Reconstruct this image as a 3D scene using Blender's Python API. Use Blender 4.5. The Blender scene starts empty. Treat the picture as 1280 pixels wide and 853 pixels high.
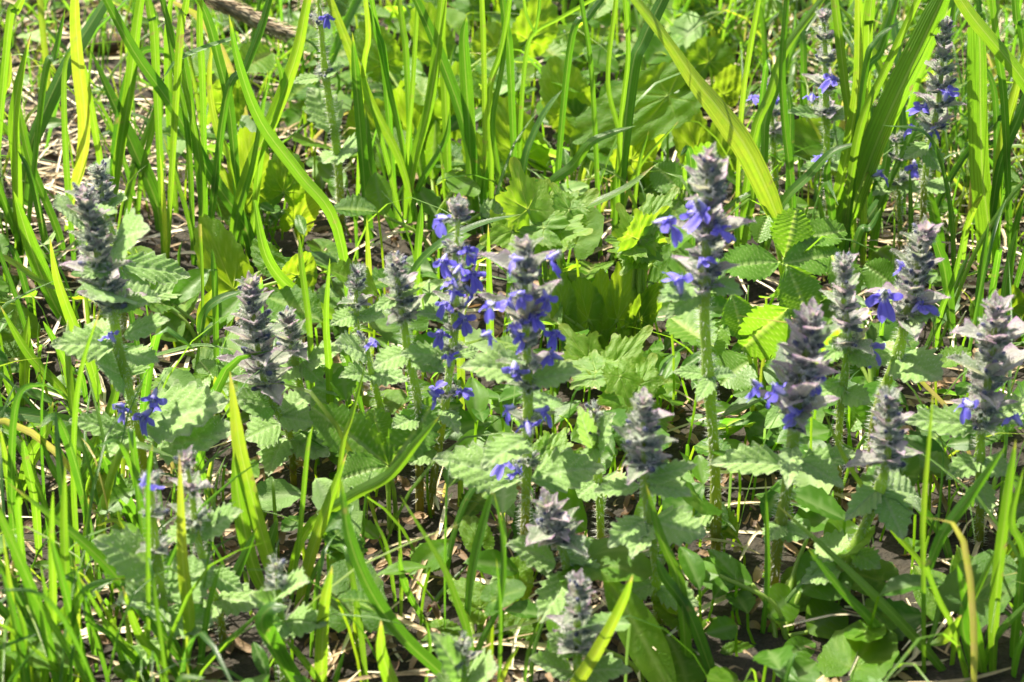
import bpy, math, random
import numpy as np
from mathutils import Vector, Matrix

R = math.radians
rng = np.random.default_rng(7)
random.seed(7)
scn = bpy.context.scene
COL = scn.collection

# ------------------------------------------------------------------ camera
PITCH, DIST, LENS = R(33), 1.15, 75.0
CAM = np.array([0.0, -DIST * math.cos(PITCH), DIST * math.sin(PITCH)])
FWD = np.array([0.0, math.cos(PITCH), -math.sin(PITCH)])
UP = np.array([0.0, math.sin(PITCH), math.cos(PITCH)])
cam_d = bpy.data.cameras.new('camera')
cam = bpy.data.objects.new('camera', cam_d)
COL.objects.link(cam)
cam.location = CAM
cam.rotation_euler = (math.pi / 2 - PITCH, 0, 0)
cam_d.lens = LENS
cam_d.sensor_width = 36
cam_d.clip_start = 0.01
cam_d.clip_end = 300
cam_d.dof.use_dof = True
cam_d.dof.focus_distance = 1.07
cam_d.dof.aperture_fstop = 13.0
scn.camera = cam

# ------------------------------------------------------------------ light
SUN_EL, SUN_AZ = R(54), R(-52)          # azimuth from +Y (away from the camera) towards +X
sd = np.array([math.sin(SUN_AZ) * math.cos(SUN_EL), math.cos(SUN_AZ) * math.cos(SUN_EL), math.sin(SUN_EL)])
world = bpy.data.worlds.new('World')
scn.world = world
world.use_nodes = True
wn = world.node_tree
sky = wn.nodes.new('ShaderNodeTexSky')
sky.sky_type = 'NISHITA'
sky.sun_disc = False
sky.sun_elevation = SUN_EL
sky.sun_rotation = SUN_AZ
sky.dust_density = 4.0; sky.ozone_density = 0.3; sky.air_density = 0.8
bg = wn.nodes['Background']
bg.inputs['Strength'].default_value = 0.085
wn.links.new(sky.outputs[0], bg.inputs[0])
sun_d = bpy.data.lights.new('sun', 'SUN')
sun_d.energy = 5.0
sun_d.angle = R(0.5)
sun_d.color = (1.0, 0.94, 0.78)
sun = bpy.data.objects.new('sun', sun_d)
COL.objects.link(sun)
sun.rotation_euler = Vector(sd).to_track_quat('Z', 'Y').to_euler()
scn.view_settings.view_transform = 'Standard'
scn.view_settings.look = 'None'
scn.view_settings.exposure = 1.72
scn.view_settings.gamma = 1.0
scn.cycles.max_bounces = 8
scn.cycles.diffuse_bounces = 4
scn.cycles.transmission_bounces = 6
scn.cycles.transparent_max_bounces = 4
scn.cycles.caustics_reflective = False
scn.cycles.caustics_refractive = False
scn.cycles.sample_clamp_indirect = 4.0

# ------------------------------------------------------------------ pixel helpers (photograph is 1280 x 853)
FPX = 1280 * LENS / 36.0
def ray(px, py):
    return FWD + np.array([1.0, 0, 0]) * ((px - 640) / FPX) + UP * (-(py - 426.5) / FPX)
def G(px, py, z=0.0):
    d = ray(px, py); return CAM + d * ((z - CAM[2]) / d[2])
def P(px, py, Y):
    d = ray(px, py); return CAM + d * ((Y - CAM[1]) / d[1])
def Yg(row): return float(G(640, row)[1])
def ppm(p): return FPX / float(np.dot(p - CAM, FWD))      # pixels per metre at a point
OFF = dict(A=(0, 0), B=(420, 0), C=(850, 0), D=(0, 280), E=(420, 280), F=(850, 280), G=(0, 563), H=(420, 563), I=(850, 563), Z=None)
def q(reg, x, y):
    if reg == 'Z': return (x, y)
    o = OFF[reg]; return (o[0] + x / 2.942, o[1] + y / 2.942)
def nrm(v): return v / (np.linalg.norm(v) + 1e-12)

# ------------------------------------------------------------------ materials
def mat_new(name):
    m = bpy.data.materials.new(name); m.use_nodes = True
    nt = m.node_tree; nt.nodes.clear(); return m, nt, nt.nodes, nt.links
def leaf_material(name, stops, trans, tfac=0.42, rough=0.42, spec=0.45, attr='tint', vein=None, sheen=0.0, noise_scale=220.0,
                  noise_amt=0.35, bump=0.25, rnd=0.35, edge=None, vstripe=False, spots=None, tipcol=None):
    """thin leaf: reflecting Principled mixed with translucency; colour ramps over attribute tint + per-object random"""
    m, nt, N, L = mat_new(name)
    out = N.new('ShaderNodeOutputMaterial')
    at = N.new('ShaderNodeAttribute'); at.attribute_name = attr
    oi = N.new('ShaderNodeObjectInfo')
    tc = N.new('ShaderNodeTexCoord')
    no = N.new('ShaderNodeTexNoise'); no.inputs['Scale'].default_value = noise_scale; no.inputs['Detail'].default_value = 3
    geo = N.new('ShaderNodeNewGeometry')
    L.new(geo.outputs['Position'], no.inputs['Vector'])
    a = N.new('ShaderNodeMath'); a.operation = 'MULTIPLY_ADD'; a.inputs[1].default_value = rnd; 
    L.new(oi.outputs['Random'], a.inputs[0]); L.new(at.outputs['Fac'], a.inputs[2])
    b = N.new('ShaderNodeMath'); b.operation = 'MULTIPLY_ADD'; b.inputs[1].default_value = noise_amt
    L.new(no.outputs['Fac'], b.inputs[0]); L.new(a.outputs[0], b.inputs[2])
    c = N.new('ShaderNodeMath'); c.operation = 'SUBTRACT'; c.inputs[1].default_value = (rnd + noise_amt) * 0.5
    L.new(b.outputs[0], c.inputs[0])
    def ramp(sts):
        r = N.new('ShaderNodeValToRGB')
        e = r.color_ramp.elements
        while len(e) > 1: e.remove(e[-1])
        e[0].position = sts[0][0]; e[0].color = (*sts[0][1], 1)
        for p_, cc in sts[1:]:
            k = e.new(p_); k.color = (*cc, 1)
        L.new(c.outputs[0], r.inputs[0]); return r.outputs[0]
    col, tcol = ramp(stops), ramp(trans)
    if vein is not None:
        va = N.new('ShaderNodeAttribute'); va.attribute_name = 'vein'
        for k, cc in ((0, vein[0]), (1, vein[1])):
            mx = N.new('ShaderNodeMix'); mx.data_type = 'RGBA'
            L.new(va.outputs['Fac'], mx.inputs[0]); mx.inputs[7].default_value = (*cc, 1)
            if k == 0: L.new(col, mx.inputs[6]); col = mx.outputs[2]
            else: L.new(tcol, mx.inputs[6]); tcol = mx.outputs[2]
    if spots is not None:
        n2 = N.new('ShaderNodeTexNoise'); n2.inputs['Scale'].default_value = 95; n2.inputs['Detail'].default_value = 5
        L.new(geo.outputs['Position'], n2.inputs['Vector'])
        mr = N.new('ShaderNodeMapRange'); mr.inputs[1].default_value = .66; mr.inputs[2].default_value = .74
        L.new(n2.outputs['Fac'], mr.inputs[0])
        for k in (0, 1):
            mx = N.new('ShaderNodeMix'); mx.data_type = 'RGBA'
            L.new(mr.outputs[0], mx.inputs[0]); mx.inputs[7].default_value = (*spots, 1)
            if k == 0: L.new(col, mx.inputs[6]); col = mx.outputs[2]
            else: L.new(tcol, mx.inputs[6]); tcol = mx.outputs[2]
    if tipcol is not None:
        ta = N.new('ShaderNodeAttribute'); ta.attribute_name = 'tip'
        for k in (0, 1):
            mx = N.new('ShaderNodeMix'); mx.data_type = 'RGBA'
            L.new(ta.outputs['Fac'], mx.inputs[0]); mx.inputs[7].default_value = (*tipcol[k], 1)
            if k == 0: L.new(col, mx.inputs[6]); col = mx.outputs[2]
            else: L.new(tcol, mx.inputs[6]); tcol = mx.outputs[2]
    if vstripe:
        uv0 = N.new('ShaderNodeUVMap'); sx = N.new('ShaderNodeSeparateXYZ'); L.new(uv0.outputs[0], sx.inputs[0])
        mr = N.new('ShaderNodeMath'); mr.operation = 'SUBTRACT'; mr.inputs[1].default_value = .5; L.new(sx.outputs[0], mr.inputs[0])
        ab = N.new('ShaderNodeMath'); ab.operation = 'ABSOLUTE'; L.new(mr.outputs[0], ab.inputs[0])
        rib = N.new('ShaderNodeMapRange'); rib.inputs[1].default_value = .02; rib.inputs[2].default_value = .06; rib.inputs[3].default_value = .5; rib.inputs[4].default_value = 0
        L.new(ab.outputs[0], rib.inputs[0])
        cv = N.new('ShaderNodeCombineXYZ'); m1 = N.new('ShaderNodeMath'); m1.operation = 'MULTIPLY'; m1.inputs[1].default_value = 14; L.new(sx.outputs[0], m1.inputs[0])
        m2 = N.new('ShaderNodeMath'); m2.operation = 'MULTIPLY'; m2.inputs[1].default_value = 2.2; L.new(sx.outputs[1], m2.inputs[0])
        L.new(m1.outputs[0], cv.inputs[0]); L.new(m2.outputs[0], cv.inputs[1]); L.new(oi.outputs['Random'], cv.inputs[2])
        sn = N.new('ShaderNodeTexNoise'); sn.inputs['Scale'].default_value = 1.6; sn.inputs['Detail'].default_value = 4; L.new(cv.outputs[0], sn.inputs['Vector'])
        smr = N.new('ShaderNodeMapRange'); smr.inputs[1].default_value = .3; smr.inputs[2].default_value = .7; smr.inputs[3].default_value = .7; smr.inputs[4].default_value = 1.3
        L.new(sn.outputs['Fac'], smr.inputs[0])
        for k in (0, 1):
            src = col if k == 0 else tcol
            vm = N.new('ShaderNodeVectorMath'); vm.operation = 'SCALE'; L.new(src, vm.inputs[0]); L.new(smr.outputs[0], vm.inputs['Scale'])
            mx = N.new('ShaderNodeMix'); mx.data_type = 'RGBA'; L.new(rib.outputs[0], mx.inputs[0]); L.new(vm.outputs[0], mx.inputs[6]); mx.inputs[7].default_value = ((.26, .34, .10, 1), (.5, .62, .12, 1))[k]
            if k == 0: col = mx.outputs[2]
            else: tcol = mx.outputs[2]
    pr = N.new('ShaderNodeBsdfPrincipled')
    L.new(col, pr.inputs['Base Color'])
    pr.inputs['Roughness'].default_value = rough
    pr.inputs['Specular IOR Level'].default_value = spec
    if sheen:
        pr.inputs['Sheen Weight'].default_value = sheen; pr.inputs['Sheen Roughness'].default_value = 0.4
        pr.inputs['Sheen Tint'].default_value = (.9, 1, .9, 1)
    tr = N.new('ShaderNodeBsdfTranslucent'); L.new(tcol, tr.inputs['Color'])
    mix = N.new('ShaderNodeMixShader'); mix.inputs[0].default_value = tfac
    L.new(pr.outputs[0], mix.inputs[1]); L.new(tr.outputs[0], mix.inputs[2])
    L.new(mix.outputs[0], out.inputs[0])
    bp = N.new('ShaderNodeBump'); bp.inputs['Strength'].default_value = bump; bp.inputs['Distance'].default_value = 0.0006
    if vstripe:
        uv = N.new('ShaderNodeUVMap'); mp = N.new('ShaderNodeSeparateXYZ'); L.new(uv.outputs[0], mp.inputs[0])
        w = N.new('ShaderNodeMath'); w.operation = 'MULTIPLY'; w.inputs[1].default_value = 60; L.new(mp.outputs[0], w.inputs[0])
        s = N.new('ShaderNodeMath'); s.operation = 'SINE'; L.new(w.outputs[0], s.inputs[0]); L.new(s.outputs[0], bp.inputs['Height'])
    else:
        n3 = N.new('ShaderNodeTexNoise'); n3.inputs['Scale'].default_value = 1400; L.new(geo.outputs['Position'], n3.inputs['Vector'])
        L.new(n3.outputs['Fac'], bp.inputs['Height'])
    L.new(bp.outputs[0], pr.inputs['Normal'])
    return m
M = {}
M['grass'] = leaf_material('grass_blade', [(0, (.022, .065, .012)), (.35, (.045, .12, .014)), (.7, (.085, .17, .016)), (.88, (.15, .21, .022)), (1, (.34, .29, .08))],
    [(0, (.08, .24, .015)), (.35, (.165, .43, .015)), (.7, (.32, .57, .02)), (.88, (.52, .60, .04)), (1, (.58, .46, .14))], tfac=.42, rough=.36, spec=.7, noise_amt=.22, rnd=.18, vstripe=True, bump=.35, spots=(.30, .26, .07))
M['violet'] = leaf_material('round_leaf', [(0, (.03, .095, .007)), (.5, (.065, .16, .008)), (1, (.12, .21, .012))],
    [(0, (.16, .36, .015)), (.5, (.36, .58, .015)), (1, (.60, .70, .03))], tfac=.47, rough=.38, spec=.28, vein=((.16, .26, .05), (.6, .75, .08)), noise_amt=.4, bump=1.0, noise_scale=140)
M['strawberry'] = leaf_material('ribbed_leaf', [(0, (.04, .11, .010)), (.5, (.08, .18, .014)), (1, (.15, .25, .025))],
    [(0, (.13, .40, .015)), (.5, (.30, .60, .02)), (1, (.55, .74, .05))], tfac=.42, rough=.42, spec=.45, vein=((.26, .36, .12), (.6, .75, .14)), noise_amt=.25, bump=.4, sheen=.1)
M['yellow'] = leaf_material('lobed_leaf', [(0, (.06, .16, .012)), (.5, (.11, .22, .014)), (1, (.18, .27, .02))],
    [(0, (.22, .54, .02)), (.5, (.36, .64, .02)), (1, (.46, .66, .03))], tfac=.48, rough=.42, vein=((.26, .34, .08), (.7, .8, .12)), tipcol=((.26, .20, .03), (.60, .50, .05)), noise_amt=.4, bump=.8)
M['bugle'] = leaf_material('hairy_leaf', [(0, (.11, .22, .05)), (.5, (.21, .35, .09)), (1, (.34, .45, .18))],
    [(0, (.16, .42, .04)), (.5, (.30, .58, .07)), (1, (.44, .66, .14))], tfac=.38, rough=.6, spec=.35, vein=((.30, .42, .18), (.4, .55, .2)), sheen=.3, noise_amt=.35, bump=.8, tipcol=((.27, .27, .22), (.45, .45, .3)))
M['bract'] = leaf_material('bract', [(0, (.17, .26, .12)), (.5, (.27, .32, .22)), (1, (.40, .36, .39))],
    [(0, (.30, .42, .15)), (.5, (.48, .45, .30)), (1, (.62, .46, .52))], tfac=.42, rough=.62, spec=.3, vein=((.38, .38, .30), (.5, .45, .36)), sheen=.6, noise_amt=.6, bump=1.0, tipcol=((.34, .19, .34), (.52, .28, .52)))
M['calyx'] = leaf_material('calyx', [(0, (.07, .10, .085)), (.5, (.13, .165, .15)), (1, (.27, .31, .27))],
    [(0, (.2, .28, .16)), (.5, (.32, .38, .26)), (1, (.45, .5, .36))], tfac=.4, rough=.65, spec=.3, sheen=.4, noise_amt=.5, bump=.8, tipcol=((.10, .08, .14), (.15, .12, .25)))
M['bud'] = leaf_material('flower_bud', [(0, (.05, .06, .10)), (.5, (.10, .11, .17)), (1, (.19, .18, .30))],
    [(0, (.08, .09, .2)), (.5, (.12, .13, .3)), (1, (.25, .25, .5))], tfac=.25, rough=.6, spec=.3, noise_amt=.4)
M['petal'] = leaf_material('petal', [(0, (.08, .065, .38)), (.5, (.16, .135, .60)), (1, (.30, .26, .76))],
    [(0, (.10, .08, .60)), (.5, (.18, .15, .85)), (1, (.32, .28, .95))], tfac=.42, rough=.55, spec=.25, vein=((.04, .025, .28), (.08, .05, .5)), tipcol=((.60, .57, .85), (.7, .7, .95)), noise_amt=.6, bump=.4)
M['stem'] = leaf_material('stem', [(0, (.17, .10, .045)), (.3, (.21, .20, .05)), (.6, (.25, .35, .07)), (1, (.32, .42, .11))],
    [(0, (.30, .16, .05)), (.3, (.38, .38, .05)), (.6, (.42, .62, .05)), (1, (.55, .7, .1))], tfac=.45, rough=.45, noise_amt=.15, rnd=.15, noise_scale=120)
M['hair'] = leaf_material('white_hair', [(0, (.7, .71, .66)), (1, (.82, .82, .78))], [(0, (.7, .72, .62)), (1, (.8, .8, .7))], tfac=.5, rough=.5, noise_amt=.1)
M['straw'] = leaf_material('dry_straw', [(0, (.12, .075, .035)), (.3, (.30, .22, .12)), (.65, (.52, .43, .28)), (1, (.70, .62, .47))],
    [(0, (.15, .09, .03)), (1, (.6, .5, .3))], tfac=.15, rough=.6, noise_amt=.4, rnd=.1, bump=.4, noise_scale=300)
M['dry'] = leaf_material('dry_leaf', [(0, (.05, .028, .015)), (.45, (.15, .09, .045)), (.8, (.32, .21, .12)), (1, (.50, .38, .24))],
    [(0, (.15, .07, .02)), (1, (.55, .38, .18))], tfac=.25, rough=.6, noise_amt=.5, bump=.8, noise_scale=160)
M['herb'] = leaf_material('small_herb_leaf', [(0, (.03, .09, .007)), (.5, (.065, .16, .010)), (1, (.13, .21, .016))],
    [(0, (.12, .36, .012)), (.5, (.28, .58, .015)), (1, (.52, .70, .03))], tfac=.45, rough=.42, spec=.28, noise_amt=.2, vein=((.12, .2, .06), (.4, .6, .1)))

def soil_material():
    m, nt, N, L = mat_new('soil')
    out = N.new('ShaderNodeOutputMaterial'); pr = N.new('ShaderNodeBsdfPrincipled'); L.new(pr.outputs[0], out.inputs[0])
    g = N.new('ShaderNodeNewGeometry')
    n = N.new('ShaderNodeTexNoise'); n.inputs['Scale'].default_value = 60; n.inputs['Detail'].default_value = 10; n.inputs['Roughness'].default_value = .7
    L.new(g.outputs['Position'], n.inputs['Vector'])
    r = N.new('ShaderNodeValToRGB'); e = r.color_ramp.elements
    e[0].position = .3; e[0].color = (.006, .005, .003, 1); e[1].position = .72; e[1].color = (.035, .025, .014, 1)
    L.new(n.outputs['Fac'], r.inputs[0]); L.new(r.outputs[0], pr.inputs['Base Color']); pr.inputs['Roughness'].default_value = .9
    b = N.new('ShaderNodeBump'); b.inputs['Distance'].default_value = .004; b.inputs['Strength'].default_value = .9
    n2 = N.new('ShaderNodeTexNoise'); n2.inputs['Scale'].default_value = 260; n2.inputs['Detail'].default_value = 8
    L.new(g.outputs['Position'], n2.inputs['Vector']); L.new(n2.outputs['Fac'], b.inputs['Height']); L.new(b.outputs[0], pr.inputs['Normal'])
    return m
M['soil'] = soil_material()

# ------------------------------------------------------------------ mesh helpers
class MB:
    def __init__(s): s.v, s.f, s.uv, s.t, s.ve, s.tp, s.mi, s.n = [], [], [], [], [], [], [], 0
    def add(s, v, f, uv=None, tint=.5, vein=0.0, tip=0.0, mi=0):
        v = np.asarray(v, dtype=np.float64); n = len(v)
        s.v.append(v); s.f += [tuple(int(i) + s.n for i in q_) for q_ in f]
        s.uv.append(np.zeros((n, 2)) if uv is None else np.asarray(uv))
        for lst, a in ((s.t, tint), (s.ve, vein), (s.tp, tip)):
            lst.append(np.full(n, a, dtype=float) if np.isscalar(a) else np.asarray(a, dtype=float))
        s.mi += [mi] * len(f); s.n += n
    def mesh(s, name, mats):
        me = bpy.data.meshes.new(name)
        V = np.concatenate(s.v)
        me.from_pydata(V.tolist(), [], s.f)
        for m in (mats if isinstance(mats, (list, tuple)) else [mats]): me.materials.append(m)
        uvl = me.uv_layers.new(name='UVMap')
        li = np.empty(len(me.loops), dtype=np.int32); me.loops.foreach_get('vertex_index', li)
        uvl.data.foreach_set('uv', np.concatenate(s.uv)[li].astype(np.float32).ravel())
        for nm, a in (('tint', s.t), ('vein', s.ve), ('tip', s.tp)):
            at = me.attributes.new(nm, 'FLOAT', 'POINT'); at.data.foreach_set('value', np.concatenate(a).astype(np.float32))
        me.polygons.foreach_set('use_smooth', np.ones(len(me.polygons), dtype=bool))
        me.polygons.foreach_set('material_index', np.array(s.mi, dtype=np.int32))
        me.update(); return me
def obj(name, me, parent=None, mw=None):
    o = bpy.data.objects.new(name, me); COL.objects.link(o)
    if mw is not None: o.matrix_world = mw
    if parent is not None:
        o.parent = parent
        o.matrix_parent_inverse = Matrix(WM[parent.name]).inverted()

    WM[o.name] = mw if mw is not None else Matrix.Identity(4)
    return o
WM = {}
def thing(name, label, cat, base, group=None):
    o = bpy.data.objects.new(name, None); COL.objects.link(o); o.empty_display_size = .01
    o.location = base; WM[o.name] = Matrix.Translation(Vector(base))
    o['label'] = label; o['category'] = cat
    if group: o['group'] = group
    return o
def grid_faces(nr, nc, off=0):
    return [(off + r * nc + c, off + r * nc + c + 1, off + (r + 1) * nc + c + 1, off + (r + 1) * nc + c) for r in range(nr - 1) for c in range(nc - 1)]
def catmull(pts, n):
    p = np.asarray(pts, float)
    if len(p) == 2: 
        t = np.linspace(0, 1, n)[:, None]; return p[0] * (1 - t) + p[1] * t
    p = np.vstack([2 * p[0] - p[1], p, 2 * p[-1] - p[-2]])
    seg = len(p) - 3; u = np.linspace(0, seg - 1e-6, n); i = u.astype(int); t = (u - i)[:, None]
    a, b, c, d = p[i], p[i + 1], p[i + 2], p[i + 3]
    return .5 * (2 * b + (c - a) * t + (2 * a - 5 * b + 4 * c - d) * t ** 2 + (3 * b - 3 * c + d - a) * t ** 3)
def tangents(c):
    t = np.gradient(c, axis=0); return t / (np.linalg.norm(t, axis=1, keepdims=True) + 1e-12)
def ribbon(mb, c, side, w, fold=.18, tint=.5, ncross=3, mi=0, tip=0.0):
    """a blade: centreline c, unit side vectors, full widths w; folded along the midrib"""
    t = tangents(c); side = side - t * (side * t).sum(1, keepdims=True)
    side /= np.linalg.norm(side, axis=1, keepdims=True) + 1e-12
    nn = np.cross(side, t)
    us = np.linspace(-1, 1, ncross); n = len(c)
    V = np.empty((n, ncross, 3)); 
    for j, u in enumerate(us):
        V[:, j] = c + side * (u * w / 2)[:, None] + nn * ((abs(u) - .5) * w * fold)[:, None]
    UV = np.stack(np.broadcast_arrays(((us + 1) / 2)[None, :], np.linspace(0, 1, n)[:, None]), -1).reshape(-1, 2)
    tt = tint if np.isscalar(tint) else np.repeat(tint, ncross)
    mb.add(V.reshape(-1, 3), grid_faces(n, ncross), UV, tt, 0, tip, mi)
def tube(mb, c, r, k=6, tint=.5, mi=0, tip=0.0):
    n = len(c); r = np.full(n, r) if np.isscalar(r) else np.asarray(r)
    t = tangents(c); ref = np.array([.3, .2, 1.0]) if abs(t[0][2]) < .9 else np.array([1.0, 0.1, 0])
    a = np.cross(t, ref); a /= np.linalg.norm(a, axis=1, keepdims=True) + 1e-12; b = np.cross(t, a)
    V = [c + (a * math.cos(2 * math.pi * j / k) + b * math.sin(2 * math.pi * j / k)) * r[:, None] for j in range(k)]
    V = np.stack(V, 1).reshape(-1, 3)
    f = [(i * k + j, i * k + (j + 1) % k, (i + 1) * k + (j + 1) % k, (i + 1) * k + j) for i in range(n - 1) for j in range(k)]
    f.append(tuple(range(k))[::-1]); f.append(tuple(range((n - 1) * k, n * k)))
    UV = np.stack(np.broadcast_arrays((np.arange(k) / k)[None, :], np.linspace(0, 1, n)[:, None]), -1).reshape(-1, 2)
    tt = tint if np.isscalar(tint) else np.repeat(tint, k)
    mb.add(V, f, UV, tt, 0, tip if np.isscalar(tip) else np.repeat(tip, k), mi)
def hairs(mb, pts, dirs, ln, wd=.00011, mi=1):
    """fine tapering hairs, one thin triangle each"""
    n = len(pts)
    if n == 0: return
    d = dirs / (np.linalg.norm(dirs, axis=1, keepdims=True) + 1e-12)
    s = np.cross(d, rng.normal(size=(n, 3))); s /= np.linalg.norm(s, axis=1, keepdims=True) + 1e-12
    L_ = (ln * rng.uniform(.5, 1.2, n))[:, None]
    V = np.stack([pts - s * wd / 2, pts + s * wd / 2, pts + d * L_], 1).reshape(-1, 3)
    mb.add(V, [(3 * i, 3 * i + 1, 3 * i + 2) for i in range(n)], None, .5, 0, 0, mi)

# ------------------------------------------------------------------ leaf templates (base at origin, grows along +Y to y=1, upper face +Z)
def leaf_template(seed, wl=.55, peak=.42, teeth=9, tooth=.10, fold=.16, curl=.25, quilt=.018, nveins=7, slope=.55, blunt=1.0, wave=.02, petiole=0.0, nv=60, nu=15, tipamt=.2):
    r_ = np.random.default_rng(seed)
    v = np.linspace(0, 1, nv); u = np.linspace(-1, 1, nu)
    a = peak; hw = np.where(v < a, np.sin(.5 * np.pi * np.clip(v / a, 0, 1)) ** .75, np.cos(.5 * np.pi * np.clip((v - a) / (1 - a), 0, 1)) ** blunt) * wl / 2
    V_, U_ = np.meshgrid(v, u, indexing='ij'); H = hw[:, None]
    ph = (V_ * teeth + .08 * np.sin(7 * V_ + seed)) % 1.0
    saw = np.where(ph < .75, ph / .75, (1 - ph) / .25)
    edge = np.abs(U_) ** 4
    X = U_ * H * (1 + tooth * (saw - .5) * 2 * edge)
    vp = (V_ - np.abs(U_) * slope * .5 * (H * 2 / wl)) * nveins + .3 * r_.random()
    vq = np.abs(((vp % 1.0) - .5) * 2)                      # 1 on the vein
    vein = np.clip((vq - .72) / .28, 0, 1) ** 1.5 * .8
    mid = np.exp(-(X / .018) ** 2)
    vein = np.maximum(vein * (1 - edge), mid)
    Z = fold * np.abs(X) - curl * V_ ** 2 * .5 + quilt * (1 - vq) * (1 - mid) * np.clip(H * 8, 0, 1) - .01 * mid
    Z += wave * np.sin(V_ * 9 + U_ * 2 + seed) * np.abs(U_) + .012 * np.sin(V_ * 4 + seed * 2)
    Y = V_ + 0.03 * (saw - .5) * edge
    X = X + .04 * np.sin(V_ * 2.5 + seed) * V_
    mb = MB()
    UV = np.stack([(U_ + 1) / 2, V_], -1).reshape(-1, 2)
    tipa = np.clip((np.abs(U_) - .86) / .14, 0, 1) * tipamt + np.clip((V_ - .75) / .25, 0, 1) * tipamt
    mb.add(np.stack([X, Y, Z], -1).reshape(-1, 3), grid_faces(nv, nu), UV, .5, vein.ravel(), np.clip(tipa, 0, 1).ravel())
    return mb
def polar_leaf(seed, rfun, veins, quilt=.02, cup=.12, tipamt=0.0, nr=10, na=120, att=.18):
    """leaf with radial veins; attachment at origin, tip towards +Y; unit = full length"""
    r_ = np.random.default_rng(seed)
    th = np.linspace(-math.pi, math.pi, na + 1)[:-1]     # 0 = +Y
    rr = np.array([rfun(t) for t in th]); rho = np.linspace(0.02, 1, nr)
    Rr = rho[:, None] * rr[None, :]; T = np.broadcast_to(th[None, :], Rr.shape)
    X = Rr * np.sin(T); Y = Rr * np.cos(T)
    vein = np.zeros_like(X)
    for va in veins:
        d = np.abs((T - va + math.pi) % (2 * math.pi) - math.pi); dist = np.where(d < 1.2, np.abs(Rr * np.sin(d)), 1)
        vein = np.maximum(vein, np.exp(-(dist / .009) ** 2) * np.clip(1.15 - rho[:, None], 0, 1))
        for s_ in (-1, 1):
            for k in (.35, .55, .75):
                # branches off the main vein
                bx, by = k * math.sin(va) * .8, k * math.cos(va) * .8
                ang = va + s_ * .7; dx, dy = math.sin(ang), math.cos(ang)
                px, py = X - bx, Y - by; al = px * dx + py * dy; pe = np.abs(px * dy - py * dx)
                vein = np.maximum(vein, np.where((al > 0) & (al < .28), np.exp(-(pe / .010) ** 2) * .6, 0))
    Z = -quilt * vein + cup * Rr ** 2 * np.cos(2 * T + seed) + .05 * Rr * np.sin(3 * T + seed) - .10 * Y ** 2 + .02 * np.sin(14 * X + seed) * np.sin(13 * Y) + .012 * np.sin(29 * X + 11 * Y + seed) + .09 * np.abs(X)
    mb = MB(); n = na
    f = [(i * n + j, i * n + (j + 1) % n, (i + 1) * n + (j + 1) % n, (i + 1) * n + j) for i in range(nr - 1) for j in range(n)]
    tp = np.clip((rho[:, None] - .8) / .2, 0, 1) * np.clip((rr[None, :] / rr.max() - .5) * 2, 0, 1) * tipamt * np.ones_like(X)
    f.append(tuple(range(n))[::-1])
    mb.add(np.stack([X, Y, Z], -1).reshape(-1, 3), f, np.stack([X + .5, Y], -1).reshape(-1, 2), .5, vein.ravel(), tp.ravel())
    return mb
def r_violet(t):
    a = abs(t); c = 1.0 - .36 * math.sin(a) ** 2 if a < math.pi / 2 else .64 - .12 * (a - math.pi / 2)
    if a > 2.5: c = max(.08, c * (1 - ((a - 2.5) / .64) ** 1.3))
    c *= .72 + .28 * math.exp(-(a / .5) ** 2) * .6
    return c * (1 + .035 * math.sin(a * 26))
def r_round(t):
    a = abs(t); c = .62 - .02 * a
    if a > 2.7: c *= max(.12, 1 - (a - 2.7) / .44)
    return c * (1 + .02 * math.sin(a * 24))
def r_lobed(t):
    a = abs(t); c = 0
    for va, l, w in ((0, 1.0, .52), (1.08, .84, .48), (2.1, .66, .42)):
        d = abs(a - va); c = max(c, l * math.exp(-(d / w) ** 1.6))
    c = max(c, .6); 
    if a > 2.6: c *= max(.2, 1 - (a - 2.6) / .6)
    return c * (1 + .07 * (2 * ((a * 4.2) % 1.0) - 1))
def mesh_set(prefix, mat, makers): return [mk.mesh(prefix, mat) for mk in makers]
T = {}
T['bugle'] = mesh_set('bugle_leaf', M['bugle'], [leaf_template(s, wl=w, peak=.45, teeth=6, tooth=.16, fold=fo, curl=cu, quilt=.035, nveins=6, slope=.8, blunt=.9, tipamt=.5) for s, w, fo, cu in ((1, .58, .15, .3), (2, .52, .3, .5), (3, .62, .05, .12), (4, .5, .25, -.1), (5, .6, .1, .6))])
T['bract'] = mesh_set('bract', M['bract'], [leaf_template(10 + s, wl=w, peak=.38, teeth=3, tooth=tt, fold=.45, curl=cu, quilt=.03, nveins=4, slope=1., blunt=1.1, nv=26, nu=9, tipamt=1.0) for s, w, tt, cu in ((0, .5, .05, .3), (1, .56, .3, .1), (2, .44, .02, -.15), (3, .6, .35, .45))])
T['strawberry'] = mesh_set('ribbed_leaflet', M['strawberry'], [leaf_template(20 + s, wl=w, peak=.52, teeth=10, tooth=.09, fold=fo, curl=cu, quilt=.032, nveins=9, slope=.9, blunt=.6, nv=84, nu=15) for s, w, fo, cu in ((0, .72, .25, .2), (1, .66, .4, .35), (2, .78, .1, .1))])
T['violet'] = mesh_set('heart_leaf', M['violet'], [polar_leaf(30 + s, r_violet, (0, .7, -.7, 1.5, -1.5, 2.2, -2.2), cup=c) for s, c in ((0, .15), (1, -.12), (2, .28), (3, .05))])
T['round'] = mesh_set('round_leaf', M['violet'], [polar_leaf(40 + s, r_round, (0, .8, -.8, 1.7, -1.7, 2.4, -2.4), cup=c) for s, c in ((0, .2), (1, -.15))])
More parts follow.
